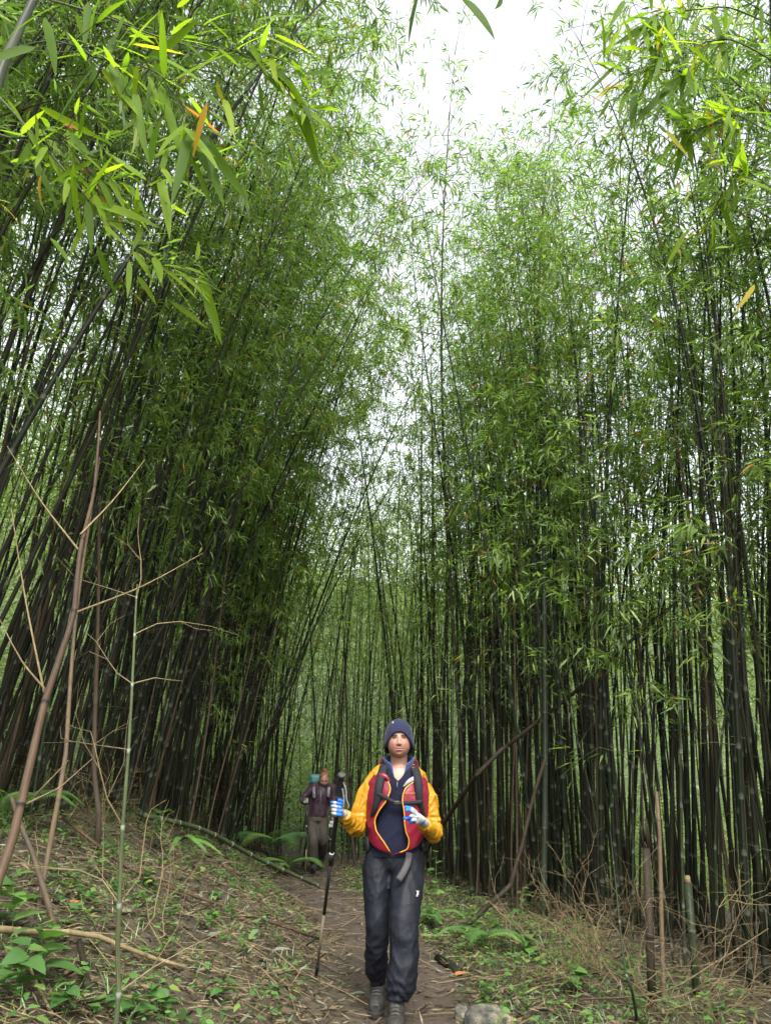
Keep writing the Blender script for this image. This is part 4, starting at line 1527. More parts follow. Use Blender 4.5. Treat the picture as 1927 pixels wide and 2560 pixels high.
M_PURPLE = fabric('plum_jacket', (.022, .006, .014), .6, .1, 600, .1, 14, .4)  # base colour lowered for the shade the second walker stands in
M_TAUPE = fabric('taupe_trousers', (.042, .037, .029), .8, 0, 600, .1, 14, .4)  # the same shade is worked into this colour, darker than the cloth
M_TEAL = fabric('teal_pack', (.06, .17, .16), .6)
M_HAIR = fabric('auburn_hair', (.16, .068, .03), .5, 0, 300, .5, 40, .6, .5)
M_STRAPGREY = fabric('grey_strap', (.14, .14, .165), .7)


def remesh(V, F, voxel, smooth=2):
    me = fast_mesh('tmp', V, F)
    o = bpy.data.objects.new('tmp', me)
    COL.objects.link(o)
    m = o.modifiers.new('r', 'REMESH')
    m.mode = 'VOXEL'
    m.voxel_size = voxel
    m.use_smooth_shade = True
    if smooth:
        s = o.modifiers.new('s', 'SMOOTH')
        s.factor = .5
        s.iterations = smooth
    dg = bpy.context.evaluated_depsgraph_get()
    ev = o.evaluated_get(dg)
    m2 = ev.to_mesh()
    n = len(m2.vertices)
    co = np.zeros(n * 3, np.float32)
    m2.vertices.foreach_get('co', co)
    nr = np.zeros(n * 3, np.float32)
    m2.vertices.foreach_get('normal', nr)
    m2.calc_loop_triangles()
    t = np.zeros(len(m2.loop_triangles) * 3, np.int32)
    m2.loop_triangles.foreach_get('vertices', t)
    ev.to_mesh_clear()
    bpy.data.objects.remove(o)
    bpy.data.meshes.remove(me)
    return co.reshape(-1, 3).astype(float), t.reshape(-1, 3), nr.reshape(-1, 3).astype(float)


def join(parts):
    mb = MB()
    for V, F in parts:
        mb.add(V, F)
    return np.vstack(mb.v), np.vstack(mb.f)


def limb(pts, rad, n=28, sides=20, aspect=1.0, disp=None):
    return tube_vf(crom(pts, n), np.maximum(.0005, crom(np.array(rad)[:, None], n)[:, 0]), sides, aspect, True, disp)


def ball(c, r, n=16):
    th, ph = np.meshgrid(np.linspace(0, np.pi, n), np.linspace(0, 2 * np.pi, 2 * n, endpoint=False), indexing='ij')
    d = np.stack([np.sin(th) * np.cos(ph), np.sin(th) * np.sin(ph), np.cos(th)], -1).reshape(-1, 3)
    i, j = np.meshgrid(np.arange(n - 1), np.arange(2 * n), indexing='ij')
    k = (j + 1) % (2 * n)
    q = np.stack([i * 2 * n + j, (i + 1) * 2 * n + j, (i + 1) * 2 * n + k, i * 2 * n + k], -1).reshape(-1, 4)
    return d * np.array(r) + np.array(c), np.vstack([q[:, [0, 1, 2]], q[:, [0, 2, 3]]])


def folds(p, seed, amp, freq=38, stretch=(1, 1, .45)):
    """cloth folds: a few warped ridge waves"""
    r = np.random.default_rng(seed)
    q = p * np.array(stretch)
    w = q + .02 * np.sin(q[:, [1, 2, 0]] * 23 + r.uniform(0, 6, 3)) + .012 * np.sin(q[:, [2, 0, 1]] * 51 + r.uniform(0, 6, 3))
    out = np.zeros(len(p))
    for k in range(4):
        d = unit(r.normal(0, 1, 3))
        out += (1 - np.abs(np.sin(w @ d * freq * (1 + .5 * k) + r.uniform(0, 6)))) ** 2 / (1 + .6 * k)
    return amp * (out - .9)


def head_geo(c, yaw=0.0, pitch=0.0, s=1.0):
    """head with a modelled face, looking along -Y; returns verts, tris, local coordinates"""
    nt, nphi = 90, 120
    th, ph = np.meshgrid(np.linspace(0.001, np.pi - .001, nt), np.linspace(0, 2 * np.pi, nphi, endpoint=False), indexing='ij')
    d = np.stack([np.sin(th) * np.cos(ph), np.sin(th) * np.sin(ph), np.cos(th)], -1).reshape(-1, 3)
    low = np.clip(-d[:, 2], 0, 1)
    e_ = (1 - .22 * np.minimum(1, low * 2.5))[:, None]      # the lower face is squarer than an egg
    q = np.sign(d) * np.abs(d) ** np.hstack([1 - (1 - e_) * .5, e_, e_]) * np.array([.077, .092, .112])
    q[:, 0] *= 1 - .15 * low ** 2.4
    q[:, 1] = np.where(q[:, 1] > 0, q[:, 1] * (1 - .35 * low), q[:, 1] * (1 - .02 * low))
    x, z = q[:, 0], q[:, 2]
    front = sstep(.15, .6, -d[:, 1])
    ax_ = np.abs(x)
    g = lambda a, b_, sa, sb, u=None: np.exp(-(((ax_ if u is None else u) - a) / sa) ** 2 - ((z - b_) / sb) ** 2)
    nose_w = .0072 + .0050 * sstep(.0, -.04, z)
    ridge = np.where(z > -.042, sstep(.018, -.040, z), np.exp(-((z + .042) / .006) ** 2))
    f = .0205 * ridge * np.exp(-(x / nose_w) ** 2)
    f += .007 * g(.0135, -.042, .006, .007)
    f -= .0115 * g(.030, .003, .014, .010)
    f += .006 * g(.030, .022, .020, .007)
    f += .0035 * g(.030, .001, .009, .006)
    f += .006 * g(.040, -.034, .017, .018)
    f += .0055 * g(0, -.062, .017, .0045) + .0055 * g(0, -.074, .015, .005) - .0035 * g(0, -.068, .022, .002)
    f -= .004 * g(0, -.087, .018, .006)
    f += .008 * g(0, -.104, .020, .012)
    f -= .004 * g(0, -.053, .004, .006)
    q[:, 1] -= f * front
    loc = q.copy()
    cp, sp_ = math.cos(pitch), math.sin(pitch)
    q = np.stack([q[:, 0], q[:, 1] * cp - q[:, 2] * sp_, q[:, 1] * sp_ + q[:, 2] * cp], -1)
    cy_, sy_ = math.cos(yaw), math.sin(yaw)
    q = np.stack([q[:, 0] * cy_ - q[:, 1] * sy_, q[:, 0] * sy_ + q[:, 1] * cy_, q[:, 2]], -1)
    i, j = np.meshgrid(np.arange(nt - 1), np.arange(nphi), indexing='ij')
    k = (j + 1) % nphi
    F = np.stack([i * nphi + j, (i + 1) * nphi + j, (i + 1) * nphi + k, i * nphi + k], -1).reshape(-1, 4)
    return q * s + np.array(c), np.vstack([F[:, [0, 1, 2]], F[:, [0, 2, 3]]]), loc, front


def face_cols(loc, front, base, seed=0):
    x, z = loc[:, 0], loc[:, 2]
    ax_ = np.abs(x)
    col = np.tile(np.array(base), (len(loc), 1))
    g = lambda a, b_, sa, sb: (np.exp(-((ax_ - a) / sa) ** 2 - ((z - b_) / sb) ** 2) * front)[:, None]

    def mix(w, c):
        nonlocal col
        w = np.clip(w, 0, 1)
        col = col * (1 - w) + np.array(c) * w
    mix(g(.040, -.036, .022, .018) * .40, (.36, .115, .092))
    mix(g(0, -.040, .011, .009) * .45, (.40, .135, .11))
    mix(g(.031, .004, .017, .012) * .55, (.17, .08, .06))
    smile = z - 9.0 * x * x                               # corners of the mouth turn up
    gs = lambda b_, sa, sb: (np.exp(-(ax_ / sa) ** 4 - ((smile - b_) / sb) ** 2) * front)[:, None]
    mix(gs(-.063, .022, .0032) * .8 + gs(-.0735, .019, .0042) * .75, (.45, .14, .13))
    mix(gs(-.0678, .030, .0026) * 1.0, (.08, .025, .025))
    mix(g(.036, -.055, .006, .012) * .35, (.25, .10, .08))
    brow = np.exp(-((z - (.0195 + .10 * (ax_ - .03) * np.where(ax_ < .038, 1, -1.8))) / .0052) ** 2) * sstep(.010, .016, ax_) * (1 - sstep(.046, .052, ax_)) * front
    mix(brow[:, None] * .95, (.06, .035, .022))
    lid = np.exp(-((z - .0050 + 9 * (ax_ - .031) ** 2) / .0052) ** 2) * sstep(.015, .019, ax_) * (1 - sstep(.044, .048, ax_)) * front
    mix(lid[:, None] * 1.0, (.03, .018, .014))
    mix(g(.0065, -.0495, .004, .0022) * .7, (.09, .03, .025))
    return col


def body_mesh(name, parts, head, voxel, cols_fn, mat):
    """limbs and torso fused by a voxel remesh; the face keeps its own fine grid, sewn in at the neck"""
    V, F = join(parts)
    V, F, _ = remesh(V, F, voxel, 3)
    hv, hf, loc, front = head
    mb = MB()
    mb.add(V, F, Col=np.tile(np.array(cols_fn['base']), (len(V), 1)))
    mb.add(hv, hf, Col=face_cols(loc, front, cols_fn['base']))
    return mb.mesh(name, mat)


def glove_mesh(name, parts, blues, voxel=.0028, white=(.30, .31, .31), blue=(.015, .13, .55)):
    V, F = join(parts)
    V, F, _ = remesh(V, F, voxel, 2)
    w = np.zeros(len(V))
    for c, r in blues:
        w = np.maximum(w, 1 - sstep(r * .85, r * 1.1, np.linalg.norm(V - np.array(c), axis=1)))
    col = np.array(white) * (1 - w[:, None]) + np.array(blue) * w[:, None]
    return MB().add(V, F, Col=col).mesh(name, M_GLOVE)


def finger(pts, r0=.0095, r1=.0078):
    n = len(pts)
    return limb(pts, list(np.linspace(r0, r1, n)), 14, 12)


def ribbon(pts, width, thick, normals=None, n=30, wtaper=None):
    """flat strap along a curve; normals point out of the surface it lies on"""
    p = crom(pts, n)
    nr = unit(crom(normals, n))
    tg = unit(np.gradient(p, axis=0))
    s = unit(np.cross(tg, nr))
    w = np.full(n, width) if wtaper is None else crom(np.array(wtaper)[:, None], n)[:, 0]
    prof = [(-1, 0), (-.85, 1), (.85, 1), (1, 0)]
    V = np.stack([p + s * (a * w / 2)[:, None] + nr * (b_ * thick) for a, b_ in prof], 1).reshape(-1, 3)
    i, j = np.meshgrid(np.arange(n - 1), np.arange(4), indexing='ij')
    k = (j + 1) % 4
    F = np.stack([i * 4 + j, i * 4 + k, (i + 1) * 4 + k, (i + 1) * 4 + j], -1).reshape(-1, 4)
    return V, np.vstack([F[:, [0, 1, 2]], F[:, [0, 2, 3]], [[0, 3, 2], [0, 2, 1]], [[n * 4 - 4, n * 4 - 3, n * 4 - 2], [n * 4 - 4, n * 4 - 2, n * 4 - 1]]])


def sheet(Vg, thick=0.0):
    """grid (a,b,3) as a shell; doubled with thickness when asked"""
    a, b_ = Vg.shape[:2]
    V = Vg.reshape(-1, 3)
    i, j = np.meshgrid(np.arange(a - 1), np.arange(b_ - 1), indexing='ij')
    F = np.stack([i * b_ + j, i * b_ + j + 1, (i + 1) * b_ + j + 1, (i + 1) * b_ + j], -1).reshape(-1, 4)
    if thick:
        du = np.gradient(Vg, axis=0)
        dv = np.gradient(Vg, axis=1)
        nn = unit(np.cross(dv, du)).reshape(-1, 3)
        W = V - nn * thick
        n = len(V)
        F2 = F[:, ::-1] + n
        rim = np.concatenate([np.arange(b_), np.arange(1, a) * b_ + b_ - 1, (a - 1) * b_ + np.arange(b_ - 2, -1, -1), np.arange(a - 2, 0, -1) * b_])
        nx_ = np.roll(rim, -1)
        F3 = np.stack([rim, rim + n, nx_ + n, nx_], -1)
        V = np.vstack([V, W])
        F = np.vstack([F, F2, F3])
    return V, np.vstack([F[:, [0, 1, 2]], F[:, [0, 2, 3]]])


def put(name, V, F, mat, parent, kind=None, **attrs):
    return link(name, MB().add(V, F, **attrs).mesh(name, mat), parent)


# ---- the walker in yellow and crimson
W1 = lambda x, y, Y_=5.06: P(720 + x / 3.469, 1760 + y / 3.469, Y_)
W2 = lambda x, y, Y_=5.06: P(780 + x / 4.1625, 2080 + y / 4.1625, Y_)
CX, CYB = .078, 5.18
woman = thing('person', 'walker in navy beanie, yellow-sleeved crimson jacket and dark trousers striding forward', 'person', (.05, 5.05, .0))

TZ = np.array([.86, .93, 1.00, 1.08, 1.16, 1.24, 1.31, 1.36, 1.395, 1.42])
TA = np.array([.172, .172, .168, .162, .165, .172, .172, .150, .112, .080])
TB = np.array([.118, .122, .122, .118, .120, .122, .115, .100, .085, .072])
TC = np.array([.062, .065, .070, .074, .078, .080, .080, .082, .085, .088])


def torso(z, phi, grow=0.0):
    a = np.interp(z, TZ, TA) + grow
    b_ = np.interp(z, TZ, TB) + grow
    c = np.interp(z, TZ, TC)
    cs, sn = np.cos(phi), np.sin(phi)
    e = .88
    zz = np.broadcast_to(np.asarray(z, float), cs.shape)
    return np.stack([c + a * np.sign(cs) * np.abs(cs) ** e, CYB + b_ * np.sign(sn) * np.abs(sn) ** e, zz], -1)


# continuous body under the clothes
rings = [torso(z, np.linspace(0, 2 * np.pi, 32, endpoint=False), -.022) for z in np.linspace(.86, 1.40, 30)]
V = np.vstack(rings + [rings[0].mean(0)[None], rings[-1].mean(0)[None]])
i, j = np.meshgrid(np.arange(29), np.arange(32), indexing='ij')
k = (j + 1) % 32
F = np.stack([i * 32 + j, i * 32 + k, (i + 1) * 32 + k, (i + 1) * 32 + j], -1).reshape(-1, 4)
F = np.vstack([F[:, [0, 1, 2]], F[:, [0, 2, 3]]])
jr = np.arange(32)
F = np.vstack([F, np.stack([np.full(32, 960), (jr + 1) % 32, jr], -1), np.stack([np.full(32, 961), 928 + jr, 928 + (jr + 1) % 32], -1)])
armL = [(-.050, 5.18, 1.335), (-.105, 5.175, 1.245), (-.150, 5.17, 1.145), (-.178, 5.155, 1.062), (-.200, 5.07, 1.052), (-.225, 4.98, 1.083), (-.252, 4.90, 1.118)]
armR = [(.205, 5.18, 1.325), (.262, 5.19, 1.235), (.292, 5.195, 1.130), (.305, 5.175, 1.035), (.292, 5.08, 1.015), (.268, 4.98, 1.035), (.243, 4.90, 1.066)]
legL = [(-.035, 5.20, .885), (-.050, 5.18, .76), (-.052, 5.14, .60), (-.050, 5.12, .47), (-.058, 5.18, .34), (-.050, 5.26, .22), (-.045, 5.30, .12)]
legR = [(.155, 5.19, .885), (.140, 5.12, .77), (.122, 5.02, .63), (.106, 4.965, .51), (.105, 4.95, .36), (.088, 4.93, .22), (.060, 4.93, .11)]
HC = np.array([.089, 5.150, 1.569])
bp_ = [(V, F), limb([(.088, 5.195, 1.34), (.088, 5.19, 1.42), (.089, 5.175, 1.50), (.089, 5.17, 1.56)], [.062, .057, .056, .06]),
       limb(armL, [.05, .047, .042, .038, .036, .030, .024]), limb(armR, [.05, .047, .042, .038, .036, .030, .024]),
       limb(legL, [.085, .08, .066, .052, .050, .042, .035]), limb(legR, [.085, .08, .066, .052, .050, .042, .035]),
       ball((-.05, 5.27, .05), (.035, .10, .035)), ball((.055, 4.85, .05), (.035, .10, .035)), ball((-.27, 4.87, 1.135), (.02, .03, .025)), ball((.215, 4.87, 1.085), (.025, .025, .02))]
SKIN = (.31, .165, .122)
link('body', body_mesh('body', bp_, head_geo(HC, 0.0, -.14), .009, {'base': SKIN}, M_SKIN), woman)
for s_ in (-1, 1):
    V, F = ball(HC + np.array([s_ * .031, -.0745, .0085]), (.0105, .0080, .0036), 10)
    rel = (V - (HC + np.array([s_ * .031, -.0745, .0085])))
    rad = np.hypot(rel[:, 0], rel[:, 2])
    c = np.where((rad < .0048)[:, None] & (rel[:, 1] < 0)[:, None], np.array([[.05, .035, .02]]), np.array([[.13, .10, .09]]))
    put('eye', V, F, M_SKIN, woman, Col=c)

# beanie: dome with a brim that drops over the ears
nt, nphi = 30, 72
ph = np.linspace(0, 2 * np.pi, nphi + 1)
fr_ = np.clip(-np.sin(ph), -1, 1)                        # 1 at the forehead
side = np.abs(np.cos(ph))
zb = .054 - .105 * side ** 2.7 - np.where(fr_ < 0, .115 * (-fr_), 0)
Vg = np.zeros((nt, nphi + 1, 3))
for a in range(nt):
    t_ = a / (nt - 1)
    z = .136 * (1 - t_) ** 1.0 + zb * t_
    zz = np.clip(z / .137, -1, 1)
    rr0 = np.sqrt(np.maximum(0, 1 - np.clip(zz, 0, 1) ** 2.3))
    flare = 1 + .08 * sstep(.04, -.03, z) * side - .06 * sstep(-.03, -.06, z)
    x = .090 * rr0 * flare * np.cos(ph)
    y = .106 * rr0 * np.sin(ph) + .006
    Vg[a] = HC + np.stack([x, y, z], -1)
hat_spot = Vg[7, 46] + np.array([-.001, -.002, .001])
V, F = sheet(Vg, .006)
V = V + folds(V, 4, .0016, 60)[:, None] * unit(V - HC)
hat = put('beanie', V, F, M_NAVY_HAT, woman)
Vb = Vg[-1]
for tt in (.0, .012):
    pass
V, F = tube_vf(Vb[:-1] + np.array([0, 0, .003]), .0052, 8, 1.4, False)
put('hem', V, F, M_NAVY_HAT, hat)
V, F = ball(hat_spot, (.006, .003, .008), 8)
put('emblem', V, F, M_WHITE, hat)
# dark hair tucked inside the beanie at the temples
for s_ in (-1, 1):
    V, F = limb([HC + np.array([s_ * .070, -.035, .03]), HC + np.array([s_ * .076, -.030, -.02]), HC + np.array([s_ * .070, -.015, -.055])], [.010, .013, .004], 12, 10)
    put('hair', V, F, M_HAIR if False else M_PACK, woman)

# navy fleece with half zip and open stand collar
phis = np.linspace(0, 2 * np.pi, 65)
dphi = np.abs((phis + math.pi / 2 + math.pi) % (2 * math.pi) - math.pi)      # angle from straight ahead
ztop = 1.316 + .088 * np.clip(dphi / .46, 0, 1)
Vg = np.array([torso(.87 + (ztop - .87) * t_, phis, -.006) for t_ in np.linspace(0, 1, 50)])
V, F = sheet(Vg)
V = V + folds(V, 9, .004, 22, (1, 1, 1.2))[:, None] * unit(V - np.array([CX, CYB, 0]) * np.array([1, 1, 0]) - V * np.array([0, 0, 1]))
fleece = put('fleece', V, F, M_NAVY, woman)
# collar: from the V of the neck round the back, flaring at the top
pc = np.linspace(-math.pi / 2 + .42, 3 * math.pi / 2 - .42, 48)
Vg = []
for t_ in np.linspace(0, 1, 9):
    open_ = np.exp(-((np.minimum(pc + math.pi / 2, 3 * math.pi / 2 - pc)) / .9) ** 2)
    r_a = .076 + .030 * t_ + .016 * open_ * t_
    r_b = .074 + .012 * t_ + .022 * open_ * (1 - t_)
    z = 1.362 + .105 * t_ + .014 * t_ * np.sin(pc) - .052 * open_ * (1 - .25 * t_)
    Vg.append(np.stack([.088 + r_a * np.cos(pc), 5.178 + r_b * np.sin(pc), z], -1))
V, F = sheet(np.array(Vg), .007)
put('collar', V, F, M_BLUE, fleece)
zp = [W1(945, 662, 5.075), W1(948, 720, 5.066), W1(948, 860, 5.062)]
V, F = tube_vf(crom(zp, 12), .0028, 6)
put('zip', V, F, M_PLASTIC, fleece)
V, F = tube_vf(crom([W1(948, 680, 5.055), W1(946, 700, 5.05), W1(945, 722, 5.052)], 6), .0035, 6)
put('zip_pull', V, F, M_STRAPGREY, fleece)

# jacket body: crimson shell open in front along the two zip edges
Ledge = np.array([W1(*p) for p in ((868, 650), (905, 720), (890, 800), (870, 850), (815, 935), (785, 1020), (795, 1100), (835, 1170), (880, 1250), (902, 1300))])
Redge = np.array([W1(*p) for p in ((1090, 670), (1010, 715), (980, 790), (978, 850), (988, 930), (990, 1040), (1000, 1110), (1030, 1190), (1010, 1262), (918, 1305))])
ts = np.linspace(0, 1, 60)
hem_z = lambda x: np.interp(x, [-.16, -.10, .0, .045, .10, .20, .27], [.985, .965, .905, .884, .905, .960, .985])
Vg = []
for t_ in ts:
    zl = np.interp(t_, np.linspace(0, 1, 10), Ledge[:, 2])
    zr = np.interp(t_, np.linspace(0, 1, 10), Redge[:, 2])
    xl = np.interp(t_, np.linspace(0, 1, 10), Ledge[:, 0])
    xr = np.interp(t_, np.linspace(0, 1, 10), Redge[:, 0])
    zm = 1.375 + (.985 - 1.375) * t_                      # sides and back
    zref = (zl + zr) / 2
    a = np.interp(zref, TZ, TA) + .012
    c = np.interp(zref, TZ, TC)
    pl = math.acos(max(-1, min(1, (xl - c) / a)))
    pr = math.acos(max(-1, min(1, (xr - c) / a)))
    u = np.linspace(0, 1, 80)
    ph = -pl - (2 * math.pi + pr - pl) * u                # left edge, left side, back, right side, right edge
    w_l = np.exp(-(u / .16) ** 2)
    w_r = np.exp(-((1 - u) / .16) ** 2)
    z = zm * (1 - w_l - w_r) + zl * w_l + zr * w_r
    puff = .016 + .026 * math.sin(math.pi * min(1, t_ * 1.02)) * 1.0 - .012 * (t_ > .97)
    Vg.append(torso(z, ph, puff))
Vg = np.array(Vg)
V, F = sheet(Vg, .004)
cen = np.array([CX, CYB, 0])
rad = unit((V - cen) * np.array([1, 1, 0]))
V = V + rad * folds(V, 21, .0045, 20, (1, 1, .8))[:, None]
jacket = put('jacket', V, F, M_CRIMSON, woman)
for side_, nm in ((Vg[:, 0], 0), (Vg[:, -1], 1)):
    q = side_ + np.array([0, -.004, 0])
    V, F = tube_vf(crom(q[::4], 70), .0042, 8)
    put('zip_edge', V, F, M_PIPE, jacket)
# red lapel, pale lining and standing jacket collar with dark inside
V, F = ribbon([W1(762, 628, 5.075), W1(810, 618, 5.058), W1(850, 632, 5.052), W1(884, 680, 5.048)], .026, .005, [(-.2, -1, .3)] * 4, 20, [.022, .03, .026, .010])
put('lapel', V, F, M_CRIMSON, jacket)
V, F = ribbon([W1(1000, 716, 5.05), W1(1050, 668, 5.054), W1(1105, 640, 5.062)], .026, .004, [(.1, -1, .3)] * 3, 16, [.008, .026, .03])
put('lining_flap', V, F, M_GREYIN, jacket)
pc = np.linspace(-math.pi / 2 + .75, 3 * math.pi / 2 - .75, 48)
for r_off, z0, h_, mat_, nm in ((.0, 1.352, .105, M_PACK, 'hood_lining'), (.014, 1.345, .122, M_CRIMSON, 'hood')):
    Vg2 = []
    for t_ in np.linspace(0, 1, 8):
        back = sstep(-.3, .5, np.sin(pc))
        ra = .100 + r_off + .018 * t_
        rb = .095 + r_off + .02 * back * t_
        Vg2.append(np.stack([.088 + ra * np.cos(pc), 5.19 + rb * np.sin(pc), z0 - .012 * np.abs(np.cos(pc)) + h_ * t_ * (.55 + .45 * back)], -1))
    V, F = sheet(np.array(Vg2), .005)
    V = V + folds(V, 31, .003, 40)[:, None] * np.array([1, 1, .3])
    put(nm, V, F, mat_, jacket)


# sleeves
def sleeve(path, rad, seed, n=110, sides=64, amp=.013):
    p = crom(path, n)
    r = crom(np.array(rad)[:, None], n)[:, 0]
    V, F = tube_vf(p, r, sides, 1.0, True)
    _, u, w = frames(p)
    ctr = np.vstack([np.repeat(p, sides, 0), p[0], p[-1]])
    nr = unit(V - ctr + 1e-9)
    s = np.concatenate([np.repeat(np.linspace(0, 1, n), sides), [0, 1]])
    elbow = np.exp(-((s - .55) / .13) ** 2) + .6 * sstep(.8, 1, s)
    ring_f = np.sin(s * 95 + 2.5 * np.sin(V @ np.array([31., 17, 11]) + seed)) * elbow
    V = V + nr * (folds(V, seed, amp, 24, (1, 1, .6)) + .008 * ring_f)[:, None]
    return V, F


V, F = sleeve([(-.035, 5.18, 1.362)] + armL[1:], [.060, .064, .061, .060, .056, .048, .040], 51)
put('sleeve', V, F, M_YELLOW, jacket)
V, F = sleeve([(.190, 5.18, 1.350)] + armR[1:], [.060, .064, .061, .060, .056, .048, .040], 52)
put('sleeve', V, F, M_YELLOW, jacket)
for s_, x0 in ((-1, -.02), (1, .175)):                    # yellow shoulder yoke
    V, F = limb([(x0 + .045 * -s_, 5.185, 1.388), (x0, 5.185, 1.375), (x0 + s_ * .045, 5.18, 1.345)], [.036, .050, .046], 20, 24)
    V = V + folds(V, 61 + s_, .003, 30)[:, None] * np.array([.3, .3, 1])
    put('shoulder_yoke', V, F, M_YELLOW, jacket)
# chest lettering
fc = bpy.data.curves.new('lettering', 'FONT')
fc.body = 'LA SPORTIVA'
fc.size = .0118
fc.extrude = .0006
fo = bpy.data.objects.new('tmp', fc)
COL.objects.link(fo)
me = bpy.data.meshes.new_from_object(fo.evaluated_get(bpy.context.evaluated_depsgraph_get()))
bpy.data.objects.remove(fo)
me.name = 'lettering'
me.materials.clear()
me.materials.append(M_PIPE)
lt = part('lettering', me, jacket)
lt.rotation_euler = (math.pi / 2, 0, .12)
lt.location = Vector(W1(1014, 780, 5.026))

# gloves
GL_ = []
palm = [limb([(-.252, 4.905, 1.117), (-.272, 4.885, 1.130), (-.300, 4.872, 1.145)], [.030, .029, .027], 14, 16, .8), ball((-.304, 4.868, 1.147), (.022, .028, .042))]
blues = []
for k, z in enumerate((1.184, 1.164, 1.143, 1.123)):
    sh = .002 * k
    pts = [(-.312, 4.875, z), (-.326 + sh, 4.842, z + .004), (-.312, 4.815, z + .003), (-.285, 4.808, z - .002), (-.266 + (.006 if k == 2 else 0), 4.824, z - .005)]
    palm.append(finger(pts, .0108, .0092))
    blues += [(pts[4], .020), (pts[3], .015 if k != 1 else .010)]
tp_ = [(-.278, 4.885, 1.160), (-.265, 4.862, 1.185), (-.272, 4.838, 1.198), (-.286, 4.824, 1.202)]
palm.append(finger(tp_, .0125, .0098))
blues += [(tp_[3], .022), (tp_[2], .013), ((-.272, 4.848, 1.150), .026), ((-.322, 4.822, 1.190), .016)]
put_g = link('glove', glove_mesh('glove', palm, blues), woman)
palm = [limb([(.246, 4.902, 1.064), (.228, 4.880, 1.078), (.205, 4.858, 1.096), (.182, 4.842, 1.112)], [.029, .031, .030, .022], 16, 18, .75), ball((.198, 4.852, 1.100), (.030, .020, .028))]
blues = []
for pts in ([(.190, 4.850, 1.128), (.165, 4.826, 1.150), (.140, 4.812, 1.160), (.114, 4.806, 1.163)], [(.182, 4.838, 1.118), (.158, 4.808, 1.138), (.138, 4.797, 1.146), (.120, 4.797, 1.142)],
            [(.178, 4.832, 1.102), (.155, 4.806, 1.112), (.143, 4.806, 1.104), (.140, 4.820, 1.092)], [(.182, 4.832, 1.086), (.164, 4.810, 1.090), (.155, 4.812, 1.080), (.154, 4.826, 1.072)],
            [(.205, 4.862, 1.076), (.180, 4.842, 1.078), (.150, 4.826, 1.090), (.108, 4.816, 1.104)]):
    palm.append(finger(pts, .0108, .0088))
    blues += [(pts[-1], .024), (pts[-2], .016)]
blues += [((.150, 4.830, 1.115), .020), ((.132, 4.82, 1.097), .02)]
link('glove', glove_mesh('glove', palm, blues), woman)
V, F = tube_vf(crom([(.238, 4.872, 1.092), (.226, 4.852, 1.084), (.222, 4.850, 1.066)], 10), [.008, .011, .013, .014, .014, .014, .013, .012, .010, .006], 12, .5)
put('glove_patch', V, F, M_BLUE, woman)

# trousers
tb = []
pel = [np.array([(.062 + .158 * math.cos(a) * f, 5.195 + .118 * math.sin(a) * f, z) for a in np.linspace(0, 2 * np.pi, 32, endpoint=False)]) for z, f in ((.76, .62), (.80, .94), (.86, 1.03), (.92, 1.03), (.97, .98))]
Vp = np.vstack(pel + [pel[0].mean(0)[None], pel[-1].mean(0)[None]])
i, j = np.meshgrid(np.arange(4), np.arange(32), indexing='ij')
k = (j + 1) % 32
Fp = np.stack([i * 32 + j, i * 32 + k, (i + 1) * 32 + k, (i + 1) * 32 + j], -1).reshape(-1, 4)
Fp = np.vstack([Fp[:, [0, 1, 2]], Fp[:, [0, 2, 3]]])
Fp = np.vstack([Fp, np.stack([np.full(32, 160), (jr + 1) % 32, jr], -1), np.stack([np.full(32, 161), 128 + jr, 128 + (jr + 1) % 32], -1)])
tb = [(Vp, Fp), limb(legL[:6] + [(-.048, 5.29, .15)], [.096, .098, .083, .072, .078, .077, .050], 50, 28), limb(legR[:6] + [(.066, 4.93, .135)], [.098, .105, .098, .092, .090, .088, .068], 50, 28)]
V, F = join(tb)
V, F, NR = remesh(V, F, .0085, 4)
low = sstep(.62, .25, V[:, 2])
V = V + NR * ((folds(V, 71, .010, 14, (1, 1, .8)) + folds(V, 72, .0035, 34, (1, 1, 1))) * (.6 + .7 * low) + .005 * np.sin(V[:, 2] * 120 + 4 * np.sin(V[:, 0] * 33 + V[:, 1] * 20)) * sstep(.32, .15, V[:, 2]))[:, None]
trousers = put('trousers', V, F, M_TROUSER, woman)
# white thigh mark
mk = MB()
for (a, b_), (c, d_) in (((1085, 612), (1108, 628)), ((1108, 612), (1092, 640)), ((1088, 640), (1106, 655)), ((1106, 640), (1084, 672)), ((1084, 655), (1098, 672))):
    A, B = W2(a, b_, 4.945), W2(c, d_, 4.945)
    V, F = tube_vf([A, B], .0022, 6)
    mk.add(V, F)
lg = link('leg_mark', mk.mesh('leg_mark', M_WHITE), trousers, 'stuff')
# grey flap hanging at the hip
fl = [W2(1010, 215, 5.05), W2(1000, 300, 4.985), W2(960, 400, 4.955), W2(900, 500, 4.945)]
V, F = ribbon(fl, .042, .008, [(0, -1, .2)] * 4, 20)
put('belt_flap', V, F, M_GREYFLAP, trousers)


